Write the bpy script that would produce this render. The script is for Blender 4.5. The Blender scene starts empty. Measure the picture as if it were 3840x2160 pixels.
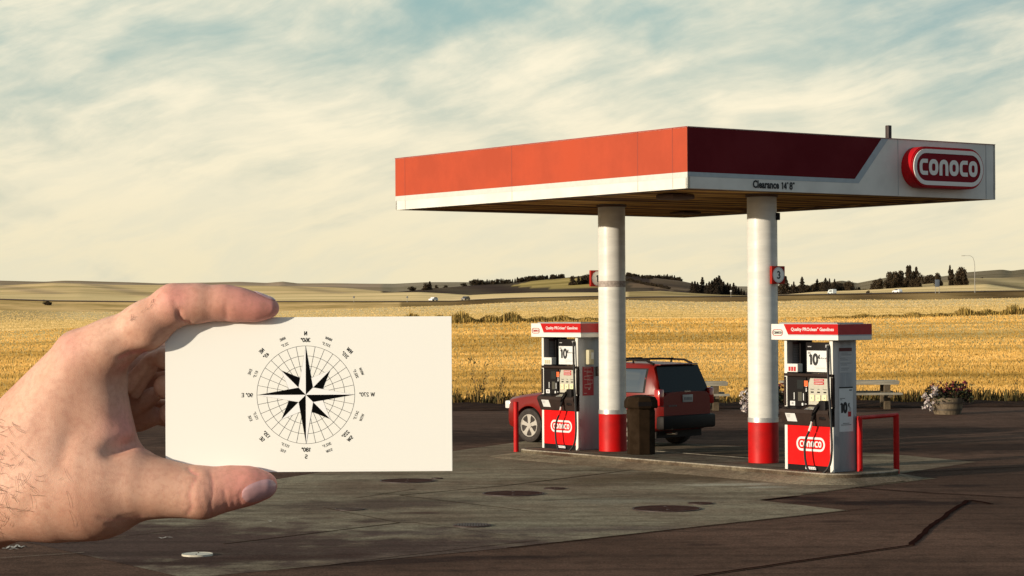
import bpy, bmesh, math, random
import numpy as np
from mathutils import Vector, Matrix
R = math.radians
random.seed(4); rng = np.random.default_rng(7)
sc = bpy.context.scene
COL = sc.collection

# ------------------------------------------------------------------ camera
F = 8181.27; PIT = 0.0106; ROL = 0.0058; H = 2.6618; CX, CY = 1920.0, 1080.0
cam = bpy.data.cameras.new('camera'); cam_o = bpy.data.objects.new('camera', cam); COL.objects.link(cam_o)
cam.sensor_width = 36; cam.lens = 36 * F / 3840; cam.clip_start = 0.05; cam.clip_end = 20000
CM = Matrix.Translation((0, 0, H)) @ Matrix.Rotation(math.pi / 2 + PIT, 4, 'X') @ Matrix.Rotation(-ROL, 4, 'Z')
cam_o.matrix_world = CM
sc.camera = cam_o

# ------------------------------------------------------------------ sky and sun
SUN_AZ, SUN_EL = 58.0, 10.5          # degrees left of "behind the camera", elevation
sdir = Vector((-math.sin(R(SUN_AZ)) * math.cos(R(SUN_EL)), -math.cos(R(SUN_AZ)) * math.cos(R(SUN_EL)), math.sin(R(SUN_EL))))
sl = bpy.data.lights.new('sun', 'SUN'); sl.energy = 4.4; sl.angle = R(0.6); sl.color = (1.0, 0.87, 0.69)
so = bpy.data.objects.new('sun', sl); COL.objects.link(so)
so.rotation_euler = (-sdir).to_track_quat('-Z', 'Y').to_euler()
sc.view_settings.view_transform = 'Standard'; sc.view_settings.look = 'None'
sc.view_settings.exposure = 0.17; sc.view_settings.gamma = 1.0
sc.cycles.max_bounces = 6

world = bpy.data.worlds.new('World'); sc.world = world; world.use_nodes = True
wn = world.node_tree; wn.nodes.clear()
class NT:
    def __init__(s, nt): s.nt = nt
    def n(s, t, **k):
        nd = s.nt.nodes.new(t)
        for a, b in k.items():
            if a == 'i':
                for kk, v in b.items():
                    if hasattr(v, 'is_linked') or isinstance(v, bpy.types.NodeSocket): s.nt.links.new(v, nd.inputs[kk])
                    else: nd.inputs[kk].default_value = v
            else: setattr(nd, a, b)
        return nd
    def m(s, op, a, b=0.0, c=0.0):
        nd = s.n('ShaderNodeMath', operation=op)
        for k, v in enumerate((a, b, c)):
            if isinstance(v, bpy.types.NodeSocket): s.nt.links.new(v, nd.inputs[k])
            else: nd.inputs[k].default_value = v
        return nd.outputs[0]
    def mix(s, f, a, b, mode='MIX'):
        nd = s.n('ShaderNodeMix', data_type='RGBA', blend_type=mode)
        for k, v in ((0, f), (6, a), (7, b)):
            if isinstance(v, bpy.types.NodeSocket): s.nt.links.new(v, nd.inputs[k])
            else: nd.inputs[k].default_value = v if k == 0 else (tuple(v) + (1,))[:4]
        return nd.outputs[2]
    def ramp(s, f, stops, interp='LINEAR'):
        nd = s.n('ShaderNodeValToRGB'); nd.color_ramp.interpolation = interp
        e = nd.color_ramp.elements
        while len(e) < len(stops): e.new(0.5)
        for q, (p, c) in zip(e, stops):
            q.position = p; q.color = tuple(c) + (1,) if not isinstance(c, (int, float)) else (c, c, c, 1)
        s.nt.links.new(f, nd.inputs[0]); return nd.outputs[0]
    def sm(s, v, a, b, lo=0.0, hi=1.0):
        nd = s.n('ShaderNodeMapRange', interpolation_type='SMOOTHSTEP', i={1: a, 2: b, 3: lo, 4: hi})
        s.nt.links.new(v, nd.inputs[0]); return nd.outputs[0]
    def link(s, a, b): s.nt.links.new(a, b)
def build_world():
    t = NT(wn)
    out = t.n('ShaderNodeOutputWorld'); bg = t.n('ShaderNodeBackground'); t.link(bg.outputs[0], out.inputs[0])
    sky = t.n('ShaderNodeTexSky', sky_type='NISHITA', sun_disc=False, sun_elevation=R(SUN_EL), sun_rotation=R(180 + SUN_AZ), dust_density=2.0)
    skyc = t.mix(1.0, sky.outputs[0], (0.10, 0.10, 0.10), 'MULTIPLY')
    tc = t.n('ShaderNodeTexCoord'); sx = t.n('ShaderNodeSeparateXYZ'); t.link(tc.outputs['Generated'], sx.inputs[0])
    x, y, z = sx.outputs[0], sx.outputs[1], sx.outputs[2]
    # the sheet of high cloud: direction projected on a flat layer
    zz = t.m('ADD', t.m('MAXIMUM', z, 0.0), 0.24)
    px = t.m('DIVIDE', x, zz); py = t.m('DIVIDE', y, zz)
    cb = t.n('ShaderNodeCombineXYZ'); t.link(px, cb.inputs[0]); t.link(py, cb.inputs[1])
    mp = t.n('ShaderNodeMapping'); t.link(cb.outputs[0], mp.inputs[0])
    mp.inputs['Rotation'].default_value = (0, 0, R(34)); mp.inputs['Scale'].default_value = (1.15, 0.8, 1)
    warp = t.n('ShaderNodeTexNoise', i={'Scale': 1.3, 'Detail': 4.0}); t.link(mp.outputs[0], warp.inputs['Vector'])
    wv = t.mix(0.34, mp.outputs[0], warp.outputs['Color'], 'ADD')
    n1 = t.n('ShaderNodeTexNoise', i={'Scale': 3.0, 'Detail': 9.0, 'Roughness': 0.55}); t.link(wv, n1.inputs['Vector'])
    mp2 = t.n('ShaderNodeMapping'); t.link(wv, mp2.inputs[0]); mp2.inputs['Rotation'].default_value = (0, 0, R(-12)); mp2.inputs['Scale'].default_value = (1.6, 4.4, 1)
    n2 = t.n('ShaderNodeTexNoise', i={'Scale': 2.6, 'Detail': 9.0, 'Roughness': 0.6}); t.link(mp2.outputs[0], n2.inputs['Vector'])
    cl = t.m('ADD', t.m('MULTIPLY', n1.outputs[0], 0.80), t.m('MULTIPLY', n2.outputs[0], 0.28))
    # cover: thick low down and to the left, thinner high on the right
    el = t.sm(z, 0.0, 0.15)
    cov = t.m('SUBTRACT', 0.31, t.m('MULTIPLY', el, 0.295))
    cov = t.m('SUBTRACT', cov, t.m('MULTIPLY', t.sm(x, 0.02, 0.26), t.m('MULTIPLY', el, 0.085)))
    cm = t.sm(t.m('ADD', cl, cov), 0.41, 0.78)
    blue = t.mix(t.sm(z, 0.02, 0.16), (0.62, 0.63, 0.52), (0.30, 0.48, 0.465))
    blue = t.mix(t.m('MULTIPLY', t.sm(x, 0.08, 0.26), t.sm(z, 0.05, 0.15)), blue, (0.19, 0.36, 0.40))
    blue = t.mix(t.sm(z, 0.16, 0.6), blue, (0.13, 0.23, 0.29))
    blue = t.mix(0.25, blue, skyc)
    cream = t.mix(t.sm(z, 0.0, 0.12), (0.78, 0.69, 0.47), (0.90, 0.82, 0.62))
    shade = t.sm(n2.outputs[0], 0.34, 0.66)
    cream = t.mix(t.m('MULTIPLY', t.m('SUBTRACT', 1.0, shade), 0.35), cream, (0.62, 0.62, 0.50))
    front = t.mix(cm, blue, cream)
    back = t.mix(t.m('MULTIPLY', cm, 0.4), t.mix(t.sm(z, 0.0, 0.5), (0.44, 0.49, 0.50), (0.17, 0.26, 0.34)), (0.5, 0.49, 0.44))  # unseen sky behind the camera, dimmed and tinted to set the ambient shade
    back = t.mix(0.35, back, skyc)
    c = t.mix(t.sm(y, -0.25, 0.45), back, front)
    c = t.mix(t.sm(z, -0.03, 0.0), (0.16, 0.12, 0.07), c)
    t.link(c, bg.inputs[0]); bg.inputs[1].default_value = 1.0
build_world()

# ------------------------------------------------------------------ measuring helpers (photo pixel <-> place)
def ray(px, py):
    d = CM.to_3x3() @ Vector(((px - CX) / F, (CY - py) / F, -1.0))
    return d / d.y                                   # y component is 1
O = Vector((0, 0, H))
def At(px, py, Y): return O + ray(px, py) * Y
def G(px, py, z=0.0):
    d = ray(px, py); return O + d * ((z - H) / d.z)
IM = CM.inverted()
def PX(P):
    q = IM @ Vector(P); return (CX + F * q.x / -q.z, CY - F * q.y / -q.z)
YAW = 0.9422
class Frame:
    """local frame of the station: x to the right along the pump fronts, y into depth, z up"""
    def __init__(s, o, rz=-YAW):
        s.M = Matrix.Translation(o) @ Matrix.Rotation(rz, 4, 'Z'); s.I = s.M.inverted(); s.o = Vector(o); s.rz = rz
    def hit(s, px, py, axis, val):
        o = s.I @ O; d = s.I.to_3x3() @ ray(px, py); k = (val - o[axis]) / d[axis]; return o + d * k
    def loc(s, P): return s.I @ Vector(P)

# ------------------------------------------------------------------ materials
MATS = {}
def mat(name, col, rough=0.6, metal=0.0, nz=0.0, nscale=8.0, bump=0.0, bscale=60.0, coat=0.0, spec=0.5, col2=None, stretch=(1, 1, 1), emit=None):
    if name in MATS: return MATS[name]
    m = bpy.data.materials.new(name); m.use_nodes = True; t = NT(m.node_tree)
    b = m.node_tree.nodes['Principled BSDF']
    b.inputs['Roughness'].default_value = rough; b.inputs['Metallic'].default_value = metal
    b.inputs['Coat Weight'].default_value = coat; b.inputs['Specular IOR Level'].default_value = spec
    tc = t.n('ShaderNodeTexCoord'); mp = t.n('ShaderNodeMapping'); t.link(tc.outputs['Object'], mp.inputs[0]); mp.inputs['Scale'].default_value = stretch
    if nz > 0 or col2:
        n = t.n('ShaderNodeTexNoise', i={'Scale': nscale, 'Detail': 6.0, 'Roughness': 0.62}); t.link(mp.outputs[0], n.inputs['Vector'])
        c2 = col2 or tuple(v * (1 - nz) for v in col)
        f = t.sm(n.outputs[0], 0.35, 0.65)
        t.link(t.mix(f, c2, col), b.inputs['Base Color'])
        t.link(t.sm(n.outputs[0], 0.3, 0.7, min(1, rough * 1.15), rough * 0.85), b.inputs['Roughness'])
    else: b.inputs['Base Color'].default_value = tuple(col) + (1,)
    if bump > 0:
        n3 = t.n('ShaderNodeTexNoise', i={'Scale': bscale, 'Detail': 4.0}); t.link(mp.outputs[0], n3.inputs['Vector'])
        bp = t.n('ShaderNodeBump', i={'Strength': bump, 'Distance': 0.01}); t.link(n3.outputs[0], bp.inputs['Height']); t.link(bp.outputs[0], b.inputs['Normal'])
    MATS[name] = m; return m
WHITE = mat('white_panel', (0.74, 0.73, 0.67), 0.45, nz=0.12, nscale=1.6)
OFFW = mat('pale_stripe', (0.58, 0.60, 0.56), 0.5, nz=0.08)
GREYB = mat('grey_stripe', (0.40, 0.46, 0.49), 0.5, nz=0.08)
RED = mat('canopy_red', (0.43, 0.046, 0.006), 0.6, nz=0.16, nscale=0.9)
RED_SHADE = mat('canopy_red_shaded', (0.13, 0.001, 0.006), 0.6, nz=0.15, nscale=1.0, spec=.15)  # same canopy red, shade of the fascia away from the sun painted in
PRED = mat('paint_red', (0.52, 0.003, 0.003), 0.5, nz=0.25, nscale=3, spec=.25)
PUMPRED = mat('pump_red', (0.76, 0.002, 0.002), 0.5, nz=0.10, nscale=5, spec=.2)
VRED = mat('valance_red', (0.46, 0.006, 0.006), 0.5, nz=0.1, spec=.2)
STEEL = mat('brushed_steel', (0.36, 0.35, 0.36), 0.5, metal=0.35, nz=0.22, nscale=7, stretch=(1, 1, 0.25))
ALU = mat('aluminium_trim', (0.62, 0.62, 0.60), 0.35, metal=0.6, nz=0.15)
BLACK = mat('black_plastic', (0.008, 0.006, 0.006), 0.6, spec=.15)
DBROWN = mat('dark_console', (0.034, 0.022, 0.018), 0.7, nz=0.2, spec=.15)
CREAMP = mat('button_panel', (0.46, 0.44, 0.36), 0.5, nz=0.1, nscale=20)
PAPER = mat('paper', (0.66, 0.67, 0.66), 0.7, nz=0.05)
YEL = mat('button_yellow', (0.78, 0.72, 0.42), 0.5)
ORNG = mat('orange_sticker', (0.75, 0.13, 0.03), 0.5)
INK = mat('black_ink', (0.012, 0.012, 0.013), 0.6)
RUB = mat('hose_rubber', (0.012, 0.011, 0.011), 0.42)
REDINK = mat('red_ink', (0.42, 0.01, 0.015), 0.5)
GREYTXT = mat('grey_ink', (0.30, 0.30, 0.31), 0.6)
BEIGE = mat('beige_plastic', (0.46, 0.42, 0.28), 0.5)
BIN = mat('brown_bin', (0.024, 0.014, 0.007), 0.9, spec=.08, nz=0.3, nscale=6, bump=0.1, bscale=40)
WOOD = mat('weathered_wood', (0.33, 0.30, 0.23), 0.8, nz=0.4, nscale=6, stretch=(0.3, 3, 3), bump=0.3)
WOODB = mat('barrel_wood', (0.17, 0.125, 0.075), 0.8, nz=0.5, nscale=6, stretch=(3, 3, .4), bump=0.3)
WOODD = mat('weathered_wood_leg', (0.11, 0.08, 0.045), 0.85, nz=0.4, nscale=6, bump=0.3)

# ------------------------------------------------------------------ mesh builder
class MB:
    def __init__(s): s.v = []; s.f = []; s.mi = []; s.mats = []
    def slot(s, m):
        if m not in s.mats: s.mats.append(m)
        return s.mats.index(m)
    def add(s, vs, fs, m, M=None):
        k = len(s.v); i = s.slot(m)
        s.v += [tuple(M @ Vector(p)) for p in vs] if M else [tuple(p) for p in vs]
        s.f += [tuple(a + k for a in f) for f in fs]; s.mi += [i] * len(fs); return s
    def box(s, a, b, m, M=None):
        x0, y0, z0 = a; x1, y1, z1 = b
        return s.add([(x0, y0, z0), (x1, y0, z0), (x1, y1, z0), (x0, y1, z0), (x0, y0, z1), (x1, y0, z1), (x1, y1, z1), (x0, y1, z1)],
                     [(0, 3, 2, 1), (4, 5, 6, 7), (0, 1, 5, 4), (1, 2, 6, 5), (2, 3, 7, 6), (3, 0, 4, 7)], m, M)
    def bbox(s, a, b, m, r=0.01, M=None):          # box with chamfered edges
        bm = bmesh.new(); bmesh.ops.create_cube(bm, size=1)
        for v in bm.verts:
            v.co = Vector([(a[i] + b[i]) / 2 + v.co[i] * (b[i] - a[i]) for i in range(3)])
        bmesh.ops.bevel(bm, geom=bm.edges[:], offset=r, segments=2, affect='EDGES', profile=0.5)
        s.bm(bm, m, M); return s
    def bm(s, bm, m, M=None):
        bm.verts.index_update()
        s.add([v.co[:] for v in bm.verts], [tuple(v.index for v in f.verts) for f in bm.faces], m, M); bm.free()
    def prism(s, poly, lo, hi, m, M=None, axis=2):   # poly 2D extruded on axis
        n = len(poly)
        def p3(p, h):
            return (p[0], p[1], h) if axis == 2 else ((p[0], h, p[1]) if axis == 1 else (h, p[0], p[1]))
        vs = [p3(p, lo) for p in poly] + [p3(p, hi) for p in poly]
        fs = [tuple(range(n))[::-1], tuple(range(n, 2 * n))] + [(i, (i + 1) % n, n + (i + 1) % n, n + i) for i in range(n)]
        return s.add(vs, fs, m, M)
    def cyl(s, c, r, z0, z1, m, n=32, M=None, r2=None):
        r2 = r if r2 is None else r2
        vs = [(c[0] + r * math.cos(6.28318530718 * i / n), c[1] + r * math.sin(6.28318530718 * i / n), z0) for i in range(n)] + \
             [(c[0] + r2 * math.cos(6.28318530718 * i / n), c[1] + r2 * math.sin(6.28318530718 * i / n), z1) for i in range(n)]
        fs = [tuple(range(n))[::-1], tuple(range(n, 2 * n))] + [(i, (i + 1) % n, n + (i + 1) % n, n + i) for i in range(n)]
        return s.add(vs, fs, m, M)
    def lathe(s, prof, m, n=32, M=None):             # prof [(r,z)] about z
        vs = []; fs = []
        for r, z in prof:
            vs += [(r * math.cos(6.28318530718 * i / n), r * math.sin(6.28318530718 * i / n), z) for i in range(n)]
        for k in range(len(prof) - 1):
            for i in range(n):
                j = (i + 1) % n; fs.append((k * n + i, k * n + j, (k + 1) * n + j, (k + 1) * n + i))
        fs.append(tuple(range(n))[::-1]); fs.append(tuple(range((len(prof) - 1) * n, len(prof) * n)))
        return s.add(vs, fs, m, M)
    def tube(s, pts, r, m, n=8, M=None):
        pts = [Vector(p) for p in pts]; k = len(pts); rs = r if isinstance(r, (list, tuple)) else [r] * k
        vs = []; fs = []; up = Vector((0.13, 0.21, 0.97))
        for i, p in enumerate(pts):
            d = (pts[min(i + 1, k - 1)] - pts[max(i - 1, 0)]).normalized()
            a = d.cross(up)
            if a.length < 1e-3: a = d.cross(Vector((1, 0, 0)))
            a.normalize(); b = d.cross(a); up = a.cross(d)
            for j in range(n):
                t = 6.28318530718 * j / n; vs.append(p + (a * math.cos(t) + b * math.sin(t)) * rs[i])
        for i in range(k - 1):
            for j in range(n):
                j2 = (j + 1) % n; fs.append((i * n + j, i * n + j2, (i + 1) * n + j2, (i + 1) * n + j))
        fs.append(tuple(range(n))[::-1]); fs.append(tuple(range((k - 1) * n, k * n)))
        return s.add([tuple(v) for v in vs], fs, m, M)
    def stroke(s, pts, w, m, M=None, closed=False, th=0.0):   # flat ribbon in xy plane
        n = len(pts); L = []; Rr = []
        for i in range(n):
            p0 = pts[(i - 1) % n] if (closed or i > 0) else pts[i]
            p1 = pts[(i + 1) % n] if (closed or i < n - 1) else pts[i]
            dx, dy = p1[0] - p0[0], p1[1] - p0[1]; l = math.hypot(dx, dy) or 1
            nx, ny = -dy / l * w / 2, dx / l * w / 2
            L.append((pts[i][0] + nx, pts[i][1] + ny, th)); Rr.append((pts[i][0] - nx, pts[i][1] - ny, th))
        fs = [(i, n + i, n + (i + 1) % n, (i + 1) % n) for i in range(n if closed else n - 1)]
        return s.add(L + Rr, fs, m, M)
    def rect(s, x0, y0, x1, y1, m, M=None, z=0.0):
        return s.add([(x0, y0, z), (x1, y0, z), (x1, y1, z), (x0, y1, z)], [(0, 1, 2, 3)], m, M)
    def text(s, txt, size, m, M=None, x=0, y=0, bold=0.0, align='CENTER', sx=1.0, z=0.0, shear=0):
        cu = bpy.data.curves.new('t', 'FONT'); cu.body = txt; cu.size = size; cu.align_x = align; cu.align_y = 'CENTER'
        cu.offset = bold * size; cu.resolution_u = 2; cu.shear = shear
        o = bpy.data.objects.new('t', cu); COL.objects.link(o)
        me = bpy.data.meshes.new_from_object(o)
        T = (M or Matrix()) @ Matrix.Translation((x, y, z)) @ Matrix.Diagonal((sx, 1, 1, 1))
        s.add([v.co[:] for v in me.vertices], [tuple(p.vertices) for p in me.polygons], m, T)
        bpy.data.objects.remove(o); bpy.data.curves.remove(cu); bpy.data.meshes.remove(me); return s
    def build(s, name, parent=None, smooth=30, bevel=0):
        me = bpy.data.meshes.new(name); me.from_pydata(s.v, [], s.f)
        for m in s.mats: me.materials.append(m)
        me.polygons.foreach_set('material_index', s.mi); me.update()
        if smooth:
            me.polygons.foreach_set('use_smooth', [True] * len(me.polygons)); me.set_sharp_from_angle(angle=R(smooth))
        o = bpy.data.objects.new(name, me); COL.objects.link(o)
        if parent: o.parent = parent
        if bevel:
            b = o.modifiers.new('bevel', 'BEVEL'); b.width = bevel; b.segments = 2; b.limit_method = 'ANGLE'; b.angle_limit = R(40)
        return o
def npmesh(name, v, f, mats, parent=None, smooth=False, mi=None):
    me = bpy.data.meshes.new(name); v = np.asarray(v, dtype=np.float32); f = np.asarray(f, dtype=np.int32); k = f.shape[1]
    me.vertices.add(len(v)); me.vertices.foreach_set('co', v.ravel())
    me.loops.add(f.size); me.loops.foreach_set('vertex_index', f.ravel())
    me.polygons.add(len(f)); me.polygons.foreach_set('loop_start', np.arange(0, f.size, k, dtype=np.int32))
    if mi is not None: me.polygons.foreach_set('material_index', np.asarray(mi, dtype=np.int32))
    me.polygons.foreach_set('use_smooth', np.full(len(f), smooth))
    for m in mats: me.materials.append(m)
    me.update(); me.validate()
    o = bpy.data.objects.new(name, me); COL.objects.link(o)
    if parent: o.parent = parent
    return o
def tag(o, label=None, cat=None, group=None, kind=None):
    if label: o['label'] = label
    if cat: o['category'] = cat
    if group: o['group'] = group
    if kind: o['kind'] = kind
    return o
def thing(name, loc, label, cat, rz=0.0, group=None):
    o = bpy.data.objects.new(name, None); COL.objects.link(o); o.location = loc; o.rotation_euler = (0, 0, rz); o.empty_display_size = 0.2
    return tag(o, label, cat, group)
def facing(axis_x, axis_y, o):                        # matrix placing a 2D drawing: x, y, outward normal
    X = Vector(axis_x); Y = Vector(axis_y); Z = X.cross(Y)
    return Matrix(((X.x, Y.x, Z.x, o[0]), (X.y, Y.y, Z.y, o[1]), (X.z, Y.z, Z.z, o[2]), (0, 0, 0, 1)))
def caps(w, h, n=14):                                 # capsule outline centred at 0
    r = h / 2; p = []
    for i in range(n + 1): a = -math.pi / 2 + math.pi * i / n; p.append((w / 2 - r + r * math.cos(a), r * math.sin(a)))
    for i in range(n + 1): a = math.pi / 2 + math.pi * i / n; p.append((-w / 2 + r + r * math.cos(a), r * math.sin(a)))
    return p
def sring(w, h, k0=0.0, k1=1.0, n=28, e=2.6):
    out = []
    for i in range(n + 1):
        a = 2 * math.pi * (k0 + (k1 - k0) * i / n); c, s_ = math.cos(a), math.sin(a)
        out.append((w / 2 * math.copysign(abs(c) ** (2 / e), c), h / 2 * math.copysign(abs(s_) ** (2 / e), s_)))
    return out
def word_logo(mb, w, h, m, M, st=0.27):
    """the six rounded letters c o n o c o fitted in a box w x h, centred"""
    adv = [0.92, 1.04, 1.0, 1.04, 0.92, 1.0]; tot = sum(adv) + 0.0; sx = w / tot; x = -w / 2
    for ch, a in zip('conoco', adv):
        lw = (a - 0.10); cw = lw * sx; cx = x + a * sx / 2; s2 = st * h; s_ = min(s2, cw * 0.34)
        W2, H2 = cw - s_, h - s_
        if ch == 'o': pts = sring(W2, H2); mb.stroke([(cx + p[0], p[1]) for p in pts[:-1]], s_, m, M, closed=True)
        elif ch == 'c':
            arc = sring(W2 * 1.0, H2, 0.25, 0.75, 20)
            pts = [(cw / 2, H2 / 2)] + arc + [(cw / 2, -H2 / 2)]
            mb.stroke([(cx + p[0], p[1]) for p in pts], s_, m, M)
        else:
            arc = sring(W2, H2, 0.0, 0.5, 20)
            pts = [(W2 / 2, -h / 2)] + arc + [(-W2 / 2, -h / 2)]
            mb.stroke([(cx + p[0], p[1]) for p in pts], s_, m, M)
        x += a * sx
def _arc(cx, cy, rx, ry, a0, a1, n=10): return [(cx + rx * math.cos(R(a0 + (a1 - a0) * i / n)), cy + ry * math.sin(R(a0 + (a1 - a0) * i / n))) for i in range(n + 1)]
GLY = {  # plain sans strokes in a cell of height 1: (width, [polyline, ...])
    '0': (.62, [_arc(.31, .5, .245, .43, 0, 360, 22)]), '1': (.45, [[(.06, .74), (.26, .93), (.26, 0)]]),
    '2': (.6, [_arc(.3, .68, .235, .25, 165, -20, 10) + [(.12, .18), (.06, .07), (.56, .07)]]), '3': (.6, [_arc(.28, .715, .22, .215, 150, -90, 10) + _arc(.28, .285, .25, .215, 90, -155, 11)]),
    '4': (.62, [[(.43, 0), (.43, .93), (.06, .27), (.60, .27)]]), '5': (.6, [[(.53, .93), (.15, .93), (.10, .52)] + _arc(.29, .33, .24, .26, 130, -150, 12)]),
    '6': (.6, [[(.5, .86)] + _arc(.33, .6, .26, .33, 75, 180, 8) + _arc(.31, .31, .235, .24, 180, 520, 18)]), '7': (.58, [[(.05, .93), (.53, .93), (.22, 0)]]),
    '8': (.6, [_arc(.3, .71, .2, .22, 0, 360, 18), _arc(.3, .27, .235, .22, 0, 360, 18)]), '9': (.6, [[(.1, .14)] + _arc(.27, .4, .26, .33, -105, 0, 8) + _arc(.29, .66, .235, .26, 0, 360, 18)]),
    'N': (.76, [[(.1, 0), (.1, 1)], [(.1, .97), (.62, .03)], [(.62, 0), (.62, 1)]]), 'E': (.68, [[(.1, 0), (.1, 1)], [(.1, .93), (.6, .93)], [(.1, .52), (.56, .52)], [(.1, .07), (.62, .07)]]),
    'S': (.68, [_arc(.33, .715, .24, .215, 25, 270, 12) + _arc(.33, .285, .25, .215, 90, -155, 12)]), 'W': (1.0, [[(.04, 1), (.26, .03), (.49, .93), (.72, .03), (.94, 1)]]),
    ',': (.28, [[(.14, .1), (.08, -.14)]]), '\u00b0': (.36, [_arc(.17, .82, .1, .115, 0, 360, 12)]), ' ': (.3, []), '.': (.26, [[(.12, 0), (.12, .14)]]),
    "'": (.24, [[(.12, 1), (.12, .74)]]), '"': (.4, [[(.12, 1), (.12, .74)], [(.27, 1), (.27, .74)]]),
    '\u00a2': (.5, [_arc(.26, .5, .18, .25, 45, 315, 12), [(.26, .1), (.26, .9)]])}
def glyphs(mb, txt, h, m, M, x=0, y=0, w=.15, sx=1.0, align='CENTER', z=0.0):
    tot = sum(GLY[c][0] for c in txt) * sx + .06 * (len(txt) - 1); q = -tot / 2 if align == 'CENTER' else 0
    for c in txt:
        gw, ps = GLY[c]
        for p in ps:
            pp = [(x + (q + a * sx) * h, y + (b - .5) * h) for a, b in p]
            if len(pp) > 6: mb.stroke(pp, w * h, m, M, th=z)
            else:
                for i in range(len(pp) - 1): mb.stroke(pp[i:i + 2], w * h, m, M, th=z + i * h * .0004)
        q += gw * sx + .06
    return mb
#@@GROUND
# ------------------------------------------------------------------ ground: asphalt lot, concrete apron
def ground_mat(name, col, col2, nscale, ground_patches=(), grain=0.55, rough=0.85, fine=None, bumpd=0.006):
    m = bpy.data.materials.new(name); m.use_nodes = True; t = NT(m.node_tree); b = m.node_tree.nodes['Principled BSDF']
    tc = t.n('ShaderNodeTexCoord'); P = tc.outputs['Object']
    big = t.n('ShaderNodeTexNoise', i={'Scale': nscale, 'Detail': 7.0, 'Roughness': 0.6}); t.link(P, big.inputs['Vector'])
    c = t.mix(t.sm(big.outputs[0], 0.33, 0.67), col2, col)
    mid = t.n('ShaderNodeTexNoise', i={'Scale': 3.1, 'Detail': 8.0, 'Roughness': 0.7}); t.link(P, mid.inputs['Vector'])
    c = t.mix(t.sm(mid.outputs[0], 0.44, 0.70, 0.0, 0.55), c, tuple(v * 0.45 for v in col2))
    sx = t.n('ShaderNodeSeparateXYZ'); t.link(P, sx.inputs[0])
    wn_ = t.n('ShaderNodeTexNoise', i={'Scale': 2.0, 'Detail': 5.0}); t.link(P, wn_.inputs['Vector'])
    for (x, y, rx, ry, ang, sc_, k) in ground_patches:      # spilt oil, worn light patches, broad darker areas: ellipses broken up by noise
        a = R(ang); dx = t.m('SUBTRACT', sx.outputs[0], x); dy = t.m('SUBTRACT', sx.outputs[1], y)
        u = t.m('DIVIDE', t.m('ADD', t.m('MULTIPLY', dx, math.cos(a)), t.m('MULTIPLY', dy, math.sin(a))), rx)
        v = t.m('DIVIDE', t.m('SUBTRACT', t.m('MULTIPLY', dy, math.cos(a)), t.m('MULTIPLY', dx, math.sin(a))), ry)
        d = t.m('SQRT', t.m('ADD', t.m('MULTIPLY', u, u), t.m('MULTIPLY', v, v)))
        d = t.m('ADD', d, t.m('MULTIPLY', t.m('SUBTRACT', wn_.outputs[0], 0.5), 1.8))
        c = t.mix(t.sm(d, 1.15, 0.35, 0.0, k), c, sc_)
    fn = t.n('ShaderNodeTexNoise', i={'Scale': 38.0, 'Detail': 3.0, 'Roughness': 0.8}); t.link(P, fn.inputs['Vector'])
    g = t.sm(fn.outputs[0], 0.25, 0.75, 1 - grain, 1 + grain)
    f3 = t.n('ShaderNodeTexNoise', i={'Scale': 13.0, 'Detail': 5.0, 'Roughness': 0.75}); t.link(P, f3.inputs['Vector']); g = t.m('MULTIPLY', g, t.sm(f3.outputs[0], 0.3, 0.7, 0.78, 1.2))
    tm = t.n('ShaderNodeMapping'); t.link(P, tm.inputs[0]); tm.inputs['Rotation'].default_value = (0, 0, R(62)); tm.inputs['Scale'].default_value = (0.16, 2.4, 1)      # tyre marks along the lanes
    f4 = t.n('ShaderNodeTexNoise', i={'Scale': 1.1, 'Detail': 5.0, 'Roughness': 0.6}); t.link(tm.outputs[0], f4.inputs['Vector']); g = t.m('MULTIPLY', g, t.sm(f4.outputs[0], 0.36, 0.56, 0.74, 1.06))
    c = t.mix(1.0, c, t.n('ShaderNodeCombineColor', i={0: g, 1: g, 2: g}).outputs[0], 'MULTIPLY')
    vo = t.n('ShaderNodeTexVoronoi', i={'Scale': 9.0}); t.link(P, vo.inputs['Vector'])
    c = t.mix(t.sm(vo.outputs[0], 0.10, 0.06, 0.0, 0.5), c, tuple(v * 0.35 for v in col2))
    t.link(c, b.inputs['Base Color']); b.inputs['Roughness'].default_value = 1.0; b.inputs['Specular IOR Level'].default_value = 0.06
    bp = t.n('ShaderNodeBump', i={'Strength': 0.6, 'Distance': bumpd}); t.link(fn.outputs[0], bp.inputs['Height']); t.link(bp.outputs[0], b.inputs['Normal'])
    return m
def gp(px, py): v = G(px, py); return v.x, v.y
def stain(px, py, rx, ry, ang, col, k): x, y = gp(px, py); return (x, y, rx, ry, ang, col, k)
OIL = (0.018, 0.008, 0.007)
ASPH = ground_mat('asphalt', (0.132, 0.074, 0.051), (0.078, 0.042, 0.028), 0.22, [
    stain(3280, 1885, 1.7, 0.55, -8, OIL, 0.85), stain(2990, 1868, 0.9, 0.3, -5, OIL, 0.7), stain(3600, 1822, 0.5, 0.25, 0, OIL, 0.7),
    stain(3150, 1955, 0.35, 0.2, 0, OIL, 0.5), stain(2640, 2043, 0.3, 0.15, 0, OIL, 0.5), stain(1500, 2105, 2.6, 0.35, 12, OIL, 0.7),
    stain(3650, 1680, 6, 1.6, 10, (0.018, 0.007, 0.005), 0.7), stain(1500, 1640, 7, 3.5, 10, (0.022, 0.010, 0.007), 0.7), stain(2900, 1620, 8, 2.5, 10, (0.03, 0.013, 0.009), 0.6)])  # three broad darker areas on the lot beyond the apron
GRN = (0.30, 0.28, 0.20)
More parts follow.
